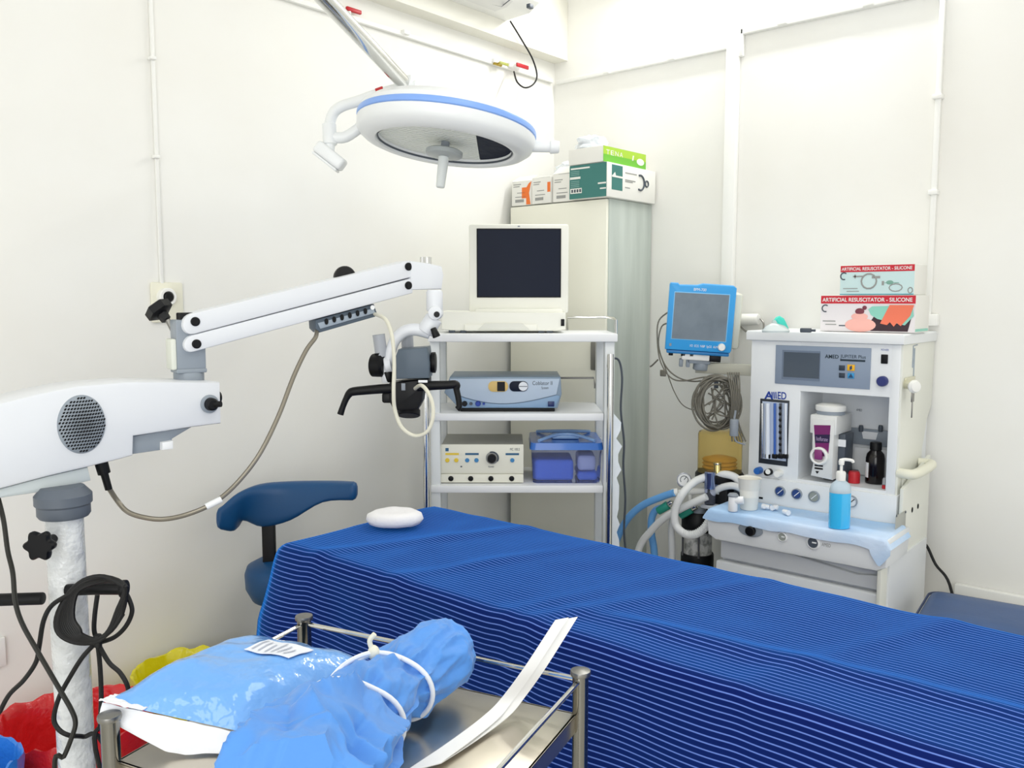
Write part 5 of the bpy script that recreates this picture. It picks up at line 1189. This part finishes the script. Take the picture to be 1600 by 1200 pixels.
# cartons on the lid
LZ = TZ+.0335
def rcarton(lab, px0, px1, pyb, pyt, y, dep, zb, big):
    a = PY(px0, pyb, y); c = PY(px1, pyt, y); x0, x1 = a.x, c.x; z0, z1 = zb, zb+(c.z-PY(px1, pyb, y).z)
    t = thing('resuscitator_carton', lab, 'box', ((x0+x1)/2, y+dep/2, z0), 0, 'resuscitator cartons on the machine')
    b = MB(); w = x1-x0; h = z1-z0; y_ = y
    base = mat('carton_pale', '#e9e4e6', .5) if big else mat('carton_aqua', '#cde6e6', .5)
    b.use(M_card).box(x0, x1, y_, y_+dep, z0, z1, .0015); b.use(base).rect(x0+.001, x1-.001, z0+.001, z1-.001, y_, .001)
    b.use(mat('carton_red', '#cc2436', .5)).rect(x0+.001, x1-.001, z1-h*.225, z1-.001, y_-.001, .001)
    b.use(M_paper).text('ARTIFICIAL RESUSCITATOR - SILICONE', x0+.02*w, x0+.965*w, z1-h*.175, z1-h*.065, y_-.0026, bold=.015)
    b.use(M_dgrey); q = .05*h; cc = (x0+w*.055, z1-h*.36)
    b.tube([(cc[0]+.011*cos(radians(a_)), y_-.001, cc[1]+.011*sin(radians(a_))) for a_ in range(50, 320, 30)], .0022, 6)
    yq = y_-.001
    if big:
        b.use(M_gtxt); b.rect(x0+w*.03, x0+w*.17, z0+h*.27, z0+h*.30, yq); b.rect(x0+w*.06, x0+w*.18, z0+h*.18, z0+h*.205, yq); b.use(M_dgrey).rect(x0+w*.21, x0+w*.28, z0+h*.15, z0+h*.18, yq)
        b.use(mat('print_black', '#3a2630', .5)).prism([(x0+w*.55, z0+.004), (x0+w*.93, z0+.004), (x0+w*.97, z0+h*.5), (x0+w*.6, z0+h*.5), (x0+w*.55, z0+h*.3)], yq-.001, yq)
        b.use(mat('print_mint', '#8fd1bf', .5)).prism([(x0+w*.52, z0+h*.62), (x0+w*.56, z0+h*.70), (x0+w*.97, z0+h*.73), (x0+w*.985, z0+h*.45), (x0+w*.9, z0+h*.2), (x0+w*.62, z0+h*.36), (x0+w*.55, z0+h*.47)], yq-.002, yq-.001)
        b.use(mat('print_coral', '#ef7a5c', .5)).prism([(x0+w*.74, z0+h*.74), (x0+w*.985, z0+h*.74), (x0+w*.95, z0+h*.45), (x0+w*.86, z0+h*.18), (x0+w*.82, z0+h*.26), (x0+w*.79, z0+h*.16), (x0+w*.75, z0+h*.28), (x0+w*.72, z0+h*.2), (x0+w*.65, z0+h*.24)], yq-.003, yq-.002)
        b.use(mat('print_peach', '#f6b9ae', .5)); b.M = Matrix.Translation((x0+w*.44, yq-.001, z0+h*.19)); b.ell((0, 0, 0), w*.165, .0012, h*.19, 20); b.M = Matrix.Translation((x0+w*.43, yq-.001, z0+h*.42)); b.ell((0, 0, 0), w*.09, .0012, h*.1, 16); b.M = Matrix()
        b.use(mat('print_plum', '#7a3a48', .5)); b.M = Matrix.Translation((x0+w*.43, yq-.001, z0+h*.56)); b.ell((0, 0, 0), w*.05, .0014, h*.09, 14); b.M = Matrix.Translation((x0+w*.48, yq-.001, z0+h*.66)); b.ell((0, 0, 0), w*.024, .0014, h*.06, 12); b.M = Matrix()
        b.use(mat('print_mint', '#8fd1bf', .5)); b.M = frame((x1, y_, z0), pi/2); b.rect(.004, dep-.01, .004, .012, 0)
    else:
        b.use(mat('print_aqua_dark', '#4aa0b4', .5)).rect(x0+.001, x1-.001, z0+.001, z0+h*.04, yq)
        b.use(M_gtxt); b.rect(x0+w*.05, x0+w*.25, z0+h*.21, z0+h*.235, yq); b.rect(x0+w*.1, x0+w*.27, z0+h*.115, z0+h*.14, yq)
        b.tube([(x0+w*.40+.024*cos(a_), yq, z0+h*.46+.024*sin(a_)) for a_ in [2*pi*k/14 for k in range(14)]], .0028, 6, closed=True, smooth=1)
        b.rect(x0+w*.18, x0+w*.33, z0+h*.60, z0+h*.65, yq); b.rect(x0+w*.2, x0+w*.22, z0+h*.56, z0+h*.69, yq); b.rect(x0+w*.44, x0+w*.55, z0+h*.55, z0+h*.63, yq)
        b.use(mat('print_sage', '#7fae9e', .5)); b.M = Matrix.Translation((x0+w*.68, yq, z0+h*.41)); b.ell((0, 0, 0), w*.05, .0012, h*.07, 14); b.M = Matrix(); b.rect(x0+w*.61, x0+w*.80, z0+h*.39, z0+h*.41, yq); b.use(M_gtxt).rect(x0+w*.575, x0+w*.605, z0+h*.32, z0+h*.46, yq)
        b.tube([(x0+w*.76+.02*cos(a_), yq, z0+h*.24+.012*sin(a_)) for a_ in [2*pi*k/12 for k in range(12)]], .0018, 6, closed=True, smooth=1)
        b.tube([(x0+w*.95+.007*cos(a_), yq, z0+h*.15+.009*sin(a_)) for a_ in [2*pi*k/10 for k in range(10)]], .0018, 6, closed=True, smooth=1)
    b.build('carton', None, t); return z1
z1 = rcarton('larger carton with red title band and a gloved hand printed on it, on the machine', 1281, 1432, 521, 461.5, -.30, .15, LZ+.001, True)
rcarton('smaller pale aqua carton with red title band, on top of the larger carton', 1312, 1430.5, 458, 409.5, -.29, .13, z1+.001, False)
# mask on the lid
c = PZ(1212, 520, LZ); t = thing('breathing_mask', 'clear breathing mask with a teal cushion on the machine lid', 'mask', (c.x, c.y, LZ))
F = frame((c.x, c.y, LZ+.001), HEAD)
b = MB(F); b.lathe([(.042, 0), (.044, .006), (.03, .022), (.014, .03), (.012, .04)], n=28, sx=1., sy=.8, cap=False); b.build('shell', mat('mask_clear', '#eaf3f2', .2, trans=.4), t)
b = MB(F @ Matrix.Translation((.012, .0, .034)) @ Matrix.Rotation(radians(48), 4, 'Y')); b.lathe([(.0, -.02), (.012, -.016), (.017, 0), (.013, .018), (.008, .034), (.0, .036)], axis=(1, 0, 0), n=22, sx=1, sy=1); b.build('cushion', mat('teal_silicone', '#45d6c4', .35), t)
c = PZ(1259, 520, LZ); b = MB(frame((c.x, c.y, LZ+.001), .2)); b.box(-.017, .017, -.01, .01, 0, .014, .003); b.cyl((.017, 0, .007), (.03, 0, .007), .004); solo('black_clip', b, M_dgrey, 'small dark grey clip lying on the machine lid before the cartons', 'clip')

# ---------------------------------------------------------------- breathing system on the machine's flank
t = thing('breathing_system', 'breathing circuit block with amber bellows jar beside the anaesthesia machine', 'breathing system', (1.04, -.36, 0))
by = -.36
def Bp(px, py, y=by): return PY(px, py, y)
jc = Bp(1124, 740); jr = (Bp(1157.5, 710)-Bp(1090.5, 710)).length/2*.92; jz0 = Bp(1124, 738).z; jz1 = Bp(1124, 673).z
M_amber = mat('amber_clear', '#fbe39a', .06, trans=.92, ior=1.08)
b = MB(); b.lathe([(jr, jz0), (jr, jz1-.012), (jr*.96, jz1-.003), (jr*.86, jz1)], (jc.x, by, 0), n=40); b.build('bellows_jar', M_amber, t)
b = MB(); b.lathe([(jr*.2, jz0+.002), (jr*.2, jz0+.01)] + [(jr*(.66+.08*(k % 2)), jz0+.012+k*.007) for k in range(7)] + [(jr*.3, jz0+.062)], (jc.x, by, 0), n=30); b.build('bellows', mat('bellows_ochre', '#b08a3c', .6), t)
b = MB(); b.lathe([(jr*1.08, jz0-.028), (jr*1.1, jz0-.02), (jr*1.1, jz0-.004), (jr*1.02, jz0+.004)], (jc.x, by, 0), n=36); b.build('jar_base', M_black, t)
# circuit block (dark), arm to the machine
b = MB(); b.box(1.03, 1.115, by-.07, by+.06, jz0-.17, jz0-.03, .01); b.build('circuit_block', M_black, t)
b = MB(); b.box(1.06, 1.16, by-.02, by+.05, jz0-.08, jz0-.04, .005); b.build('support_arm', M_dgrey, t)
# absorber canister
cc = Bp(1090, 840, by-.04); cr = .052
b = MB(); b.lathe([(cr, cc.z-.055), (cr, cc.z+.03)], (cc.x, by-.04, 0), n=32); cn = b.build('canister', mat('soda_lime', '#cfcfca', .3, coat=.5, bump=(70, .7, .006), var=(40, '#8f918c', .45, .6)), t)
b = MB(); b.lathe([(cr*1.12, cc.z+.03), (cr*1.14, cc.z+.036), (cr*1.14, cc.z+.075), (cr*.9, cc.z+.1)], (cc.x, by-.04, 0), n=32); b.build('canister_cap', M_black, t); b = MB(); b.lathe([(cr*1.1, cc.z-.055), (cr*1.15, cc.z-.06), (cr*1.15, cc.z-.16), (cr*.9, cc.z-.165)], (cc.x, by-.04, 0), n=32); b.build('canister_clamp', M_black, t)
for s in (-1, 1):
    b = MB(); b.cyl((cc.x+s*cr*.62, by-.04-cr*.98, cc.z-.06), (cc.x+s*cr*.62+s*.0, by-.04-cr*.98, cc.z+.03), .004, n=8); b.build('clamp_rod', M_dsteel, t)
b = MB(); b.cyl((1.13, -.3, .08), (1.13, -.3, jz0-.1), .014); b.box(1.0, 1.12, by-.09, by+.05, .08, .44, .01); b.build('lower_frame', M_dgrey, t)
# gauge
g = Bp(1069, 750, by-.05); nv = (CAM-g).normalized(); nv = (nv+Zv*.25).normalized()
b = MB(); b.lathe([(.024, -.018), (.027, -.014), (.027, .004), (.0235, .006), (.023, .002)], g, nv, 32, cap=False); b.lathe([(.024, -.018), (.0, -.018)], g, nv, 32, cap=False); pg = b.build('pressure_gauge', mat('gauge_rim', '#c6cad6', .25, .4), t)
b = MB(); b.lathe([(.0235, .001), (.0232, .003)], g, nv, 30); b.build('gauge_face', M_white, pg)
gx = nv.cross(Zv).normalized(); gy = gx.cross(nv)
b = MB(); b.tube([g+nv*.0045+gx*(.014*cos(radians(a)))+gy*(.014*sin(radians(a))) for a in range(-40, 221, 26)], .0012, 6); b.tube([g+nv*.0045, g+nv*.0045+gy*.012+gx*-.008], .0012, 6, smooth=1); b.build('gauge_marks', M_dgrey, pg)
b = MB(); b.cyl(g-nv*.016, g-nv*.02-Zv*.06+Vector((.03, 0, 0)), .007); b.build('gauge_stem', M_chrome, t)
# chrome and blue valve cylinders
v0, v1 = Bp(1109, 788, by-.09), Bp(1109, 738, by-.09)
zm = v0.lerp(v1, .5)
b = MB(); b.lathe([(.019, 0), (.0195, .004), (.0195, (v1.z-zm.z)), (.017, v1.z-zm.z+.003)], zm, Zv, 26); b.build('valve_cylinder', mat('blue_chrome', '#8f9cc0', .15, .9), t)
b = MB(); b.lathe([(.017, 0), (.019, .004), (.019, zm.z-v0.z-.004), (.012, zm.z-v0.z)], v0, Zv, 26); b.build('valve_chamber', mat('clear_blue_plastic', '#c3cdf2', .12), t)
v2, v3 = Bp(1122, 772, by-.06), Bp(1121, 724, by-.06)
b = MB(); b.cyl(v2, v3, .0135, n=22, bev=.003); b.lathe([(.015, -.004), (.016, 0), (.013, .005)], v3, Zv, 22); b.build('relief_valve', M_chrome, t)
b = MB(); b.box(Bp(1096, 790, by-.1).x, Bp(1133, 790, by-.1).x, by-.11, by-.05, v0.z-.014, v0.z, .004); b.build('valve_shelf', mat('pale_grey_plastic', '#c5cad2', .4), t)
b = MB(); b.cyl(Bp(1050, 771, by-.08), Bp(1108, 766, by-.06), .012, n=18, bev=.002); b.cyl(Bp(1049, 771, by-.1), Bp(1060, 769, by-.09), .0155, n=18, bev=.002); b.cyl(Bp(1078, 769, by-.07), Bp(1080, 800, by-.07), .009); b.build('manifold', M_white_plastic, t)
# green connectors
for a0, a1 in [((1028, 799), (1044, 789)), ((1063, 806), (1080, 795))]:
    p0, p1 = Bp(*a0, by-.1), Bp(*a1, by-.09)
    b = MB(); b.cyl(p0, p1, .0145, .0165, n=20, bev=.002); b.build('green_connector', mat('green_plastic', '#2f9a86', .35), t)
    b = MB(); b.cyl(p1, p1+(p1-p0)*.45, .012, .013, n=18, bev=.002); b.build('port', M_chrome, t)
b = MB(); b.ell(Bp(1092, 800, by-.05), .03, .03, .022, 20); b.build('reservoir_mount', M_mgrey, t)
# hoses
def hose(name, lab, pts, r, m, rib=True):
    b = MB(); b.tube(pts, r, 14, smooth=8)
    return solo(name, b, m, lab, 'hose', 'breathing hoses', 60)
M_bh = mat('blue_hose', '#6fb0ee', .4); M_wh = mat('white_hose', '#e4e6e6', .4)
hy = by-.11
Hh = lambda x, y, o=0: PY(x, y, hy+o)
hose('breathing_hose', 'thick sky blue hose arching from the circuit block down behind the sheet', [Hh(1053, 770), Hh(1035, 776), Hh(1005, 789), Hh(982, 809), Hh(966, 838), Hh(957, 870), Hh(955, 910), Hh(960, 960)], .0135, M_bh)
hose('breathing_hose', 'short sky blue hose bending straight down from the green connector', [Hh(1036, 793, .03), Hh(1024, 798, .03), Hh(1018, 812, .03), Hh(1018, 835, .03), Hh(1022, 860, .03), Hh(1026, 920, .03)], .0135, M_bh)
hose('breathing_hose', 'white hose slanting from the looped hose down towards the sheet', [Hh(1104, 776, -.01), Hh(1080, 787, -.02), Hh(1060, 797, -.03), Hh(1035, 812, -.03), Hh(1015, 832, -.03), Hh(1000, 853, -.03), Hh(990, 890, -.03)], .0135, M_wh)
b = MB(); lp = [Hh(1104, 745, .02), Hh(1085, 753, -.01), Hh(1066, 772, -.06), Hh(1055, 797, -.07), Hh(1056, 820, -.07), Hh(1070, 834, -.07), Hh(1086, 835, -.06), Hh(1100, 826, -.05), Hh(1109, 812, -.04), Hh(1113, 797, -.03)]
b.tube(lp, .014, 16, smooth=10)
rb = lp[5:]; 
for k in range(22):
    u = k/21*(len(rb)-1); i = min(int(u), len(rb)-2); f = u-i; p = rb[i].lerp(rb[i+1], f); d = (rb[i+1]-rb[i]).normalized(); q = p + (-(f*(1-f)))*Vector((0, 0, .006))
    b.lathe([(.0145, -.0012), (.0158, 0), (.0145, .0012)], q, d, 14, cap=False)
solo('breathing_hose', b, M_wh, 'white corrugated hose looping in a ring beside the worktop', 'hose', 'breathing hoses', 60)
hose('breathing_hose', 'pale hose curving behind the chrome valves under the amber jar', [Hh(1112, 745, .05), Hh(1128, 741, .05), Hh(1145, 744, .06), Hh(1157, 754, .07), Hh(1166, 770, .08)], .014, M_wh)
hose('breathing_hose', 'pale hose curving from the valves towards the plastic cup', [Hh(1113, 770, .04), Hh(1127, 762, .04), Hh(1145, 759, .04), Hh(1160, 766, .05), Hh(1168, 782, .06)], .0125, M_wh)
hose('breathing_hose', 'white hose hanging straight down under the hose loop', [Hh(1051, 812, .02), Hh(1049, 830, .02), Hh(1050, 860, .02), Hh(1050, 930, .02)], .0125, M_wh)

# ---------------------------------------------------------------- patient monitor on its bracket
MC = PD(1094, 496, 3.12)
ang = HEAD - radians(9)
MF = frame((MC.x, MC.y, MC.z), ang) @ Matrix.Rotation(radians(3.2), 4, 'Y') @ Matrix.Rotation(radians(4), 4, 'X')
t = thing('patient_monitor', 'patient monitor with a bright blue frame and grey screen on a bracket', 'monitor', (MC.x, MC.y, MC.z-.2))
w, h = .118, .121
b = MB(MF); b.prism([(-w, -h), (w-.004, -h), (w, -h+.01), (w, h-.008), (w-.01, h), (.0, h+.002), (-.02, h-.004), (-w+.035, h-.006), (-w+.03, h), (-w+.004, h), (-w, h-.006)], -.03, .02, .006); M_mon = mat('monitor_blue', '#3aa2e6', .35); bz = b.build('bezel', M_mon, t)
sx0, sx1, sz0, sz1 = -w+.021, w-.024, -h+.042, h-.033
b = MB(MF); b.box(sx0-.003, sx1+.003, -.031, -.028, sz0-.003, sz1+.003, .001); sf = b.build('screen_rim', mat('bright_rim', '#86c6f2', .3), bz)
b = MB(MF); b.box(sx0, sx1, -.0318, -.029, sz0, sz1); b.build('screen', mat('dusty_screen', '#74818c', .35, var=(14, '#67747f', .4, .7)), bz)
b = MB(MF); b.text('BPM-700', -.032, .012, h-.024, h-.014, -.0308); b.build('title_lettering', M_white, bz); b = MB(MF); b.text('I/O  ECG  NIBP  SpO2  ALM', -.03, .068, -h+.013, -h+.024, -.0308); b.build('lettering', M_white, bz)
b = MB(MF); b.lathe([(.0135, 0), (.0135, .01), (.011, .014)], (w-.036, -.03, -h+.021), (0, -1, 0), 22); b.build('rotary_knob', M_white_plastic, bz)
b = MB(MF); b.box(-w+.014, -w+.022, -.0315, -.029, -h+.014, -h+.024); b.build('indicator', M_grey, bz)
b = MB(MF); b.box(-w+.02, w+.03, .02, .12, -h+.01, h-.03, .01); b.build('rear_case', mat('monitor_cream', '#dfdfd0', .45), t)
b = MB(MF); b.box(-w+.006, w-.006, -.022, .06, -h-.014, -h-.001, .004); b.build('lower_case', mat('monitor_deep_blue', '#2a7fbe', .35), t)
for x in (-.095, -.05, -.02): 
    b = MB(MF); b.box(x-.008, x+.008, -.01, .01, -h-.024, -h-.012, .002); b.build('foot', M_black, t)
b = MB(MF); b.box(-.055, .045, -.01, .06, -h-.036, -h-.014, .003); b.build('adapter_plate', M_white_plastic, t)
b = MB(MF); b.box(.045, .085, -.012, .04, -h-.038, -h-.012, .003); b.build('battery_clip', M_black, t)
b = MB(MF); b.box(-.035, .05, .0, .06, -h-.05, -h-.036, .003); b.cyl((.02, .03, -h-.075), (.02, .03, -h-.04), .03, bev=.004)
for x in (-.055, -.03): b.box(x-.007, x+.007, 0, .03, -h-.065, -h-.036, .003)
b.build('swivel_mount', M_mgrey, t)
z = PD(1140, 575, 3.05).z
P0 = MF @ Vector((.03, .03, -h-.065)); b = MB(); dv = Vector((1.17, -.30, P0.z)) - P0; dv.z = 0
AF = VPlane(P0, dv); b = MB(AF.M); b.box(-.03, dv.length-.004, -.012, .012, P0.z-.022, P0.z+.018, .003); b.build('bracket_arm', mat('bracket_beige', '#b9b8ab', .45), t)
for s in (.05, .125):
    b = MB(AF.M); b.box(s-.007, s+.007, -.006, .006, P0.z-.075, P0.z-.022, .002); b.build('bracket_hook', M_dgrey, t)
# monitor leads: coiled bundle hanging from the bracket
rng = random.Random(11); b = MB()
cA = PD(1122, 630, 3.05)
for k in range(13):
    rx = rng.uniform(.052, .084); rz = rng.uniform(.072, .094); ox = rng.uniform(-.012, .012); oz = rng.uniform(-.01, .008); tl = rng.uniform(-.4, .4); ph = rng.uniform(0, 6)
    b.tube([cA + RD*(rx*cos(a)*cos(tl)-rz*sin(a)*sin(tl)*.35+ox) + Zv*(rz*sin(a)+rx*cos(a)*sin(tl)*.5+oz) + VH*(.014*sin(a*2+ph)+rng.uniform(-.004, .004)) for a in [2*pi*i/10 for i in range(10)]], .0036, 6, closed=True, smooth=4)
for k in range(7):
    q = [cA + RD*rng.uniform(-.06, .06) + Zv*rng.uniform(-.08, .08) + VH*rng.uniform(-.02, .01) for _ in range(5)]; b.tube(q, .003, 6, smooth=4)
q0 = PD(1150, 600, 3.0)
for k in range(6):
    o = RD*(k*.008-.03); b.tube([PD(1150, 582, 3.02)+o, PD(1153, 620, 3.0)+o*.7, PD(1150, 655, 3.02)+o*.6, PD(1160, 690, 3.02)+o*1.2], .0028, 6, smooth=5)
solo('monitor_leads', b, mat('lead_grey', '#6c695f', .5), 'tangled coil of grey monitor leads hanging above the amber jar', 'cable bundle', sharp=70)
b = MB(); c = PD(1147, 668, 3.0); b.cyl(c-Zv*.03, c+Zv*.03, .015, n=20, bev=.003); b.tube([c-Zv*.03, c-Zv*.05+RD*.01, c-Zv*.06+RD*.04], .003, 6); b.tube([c+Zv*.03, c+Zv*.06+RD*.004], .004, 6, smooth=1); solo('cable_adapter', b, M_grey, 'grey cylindrical cable adapter hanging over the amber jar', 'adapter')
b = MB(); mp = lambda x, y: MF @ Vector((x, .05, y))
b.tube([mp(-w+.02, .02), PD(1030, 500, 3.18), PD(1027, 530, 3.16), PD(1032, 565, 3.14), PD(1048, 590, 3.12), PD(1068, 595, 3.1), PD(1095, 590, 3.08), PD(1120, 588, 3.06)], .0028, 6)
b.tube([mp(-w+.02, -.03), PD(1034, 510, 3.18), PD(1029, 540, 3.16), PD(1040, 572, 3.14), PD(1060, 590, 3.12), PD(1085, 596, 3.1), PD(1110, 592, 3.06)], .0028, 6)
b.tube([PD(1034, 560, 3.15), PD(1045, 590, 3.14), PD(1054, 613, 3.13), PD(1066, 632, 3.12), PD(1082, 640, 3.1), PD(1098, 638, 3.08)], .002, 6)
b.tube([PD(1028, 562, 3.15), PD(1020, 570, 3.17), PD(1016, 573, 3.18)], .003, 6); c = PD(1036, 583, 3.13); b.box(c.x-.012, c.x+.012, c.y-.004, c.y+.004, c.z-.012, c.z+.012, .003)
solo('monitor_cable', b, MATS['lead_grey'], 'two thin grey leads sagging from the blue monitor to the coil', 'cable', sharp=70)
# white holder on the wall between monitor and machine
t = thing('wall_holder', 'small white wall-mounted holder between the blue monitor and the machine', 'holder', PY(1163, 500, -.04))
c = PY(1170, 500, -.06); b = MB(); b.cyl(PY(1152, 500, -.003), PY(1152, 500, -.05), .022, bev=.004); b.build('wall_flange', M_grey, t)
b = MB(); b.cyl(PY(1154, 500, -.05), PY(1186, 499, -.05), .024, .022, bev=.005); b.build('cylinder', M_white_plastic, t)
b = MB(); b.tube([PY(1156, 510, -.06), PY(1170, 520, -.07), PY(1190, 519, -.07), PY(1193, 506, -.06), PY(1188, 498, -.05)], .0035, 8); b.build('hoop', M_dsteel, t)
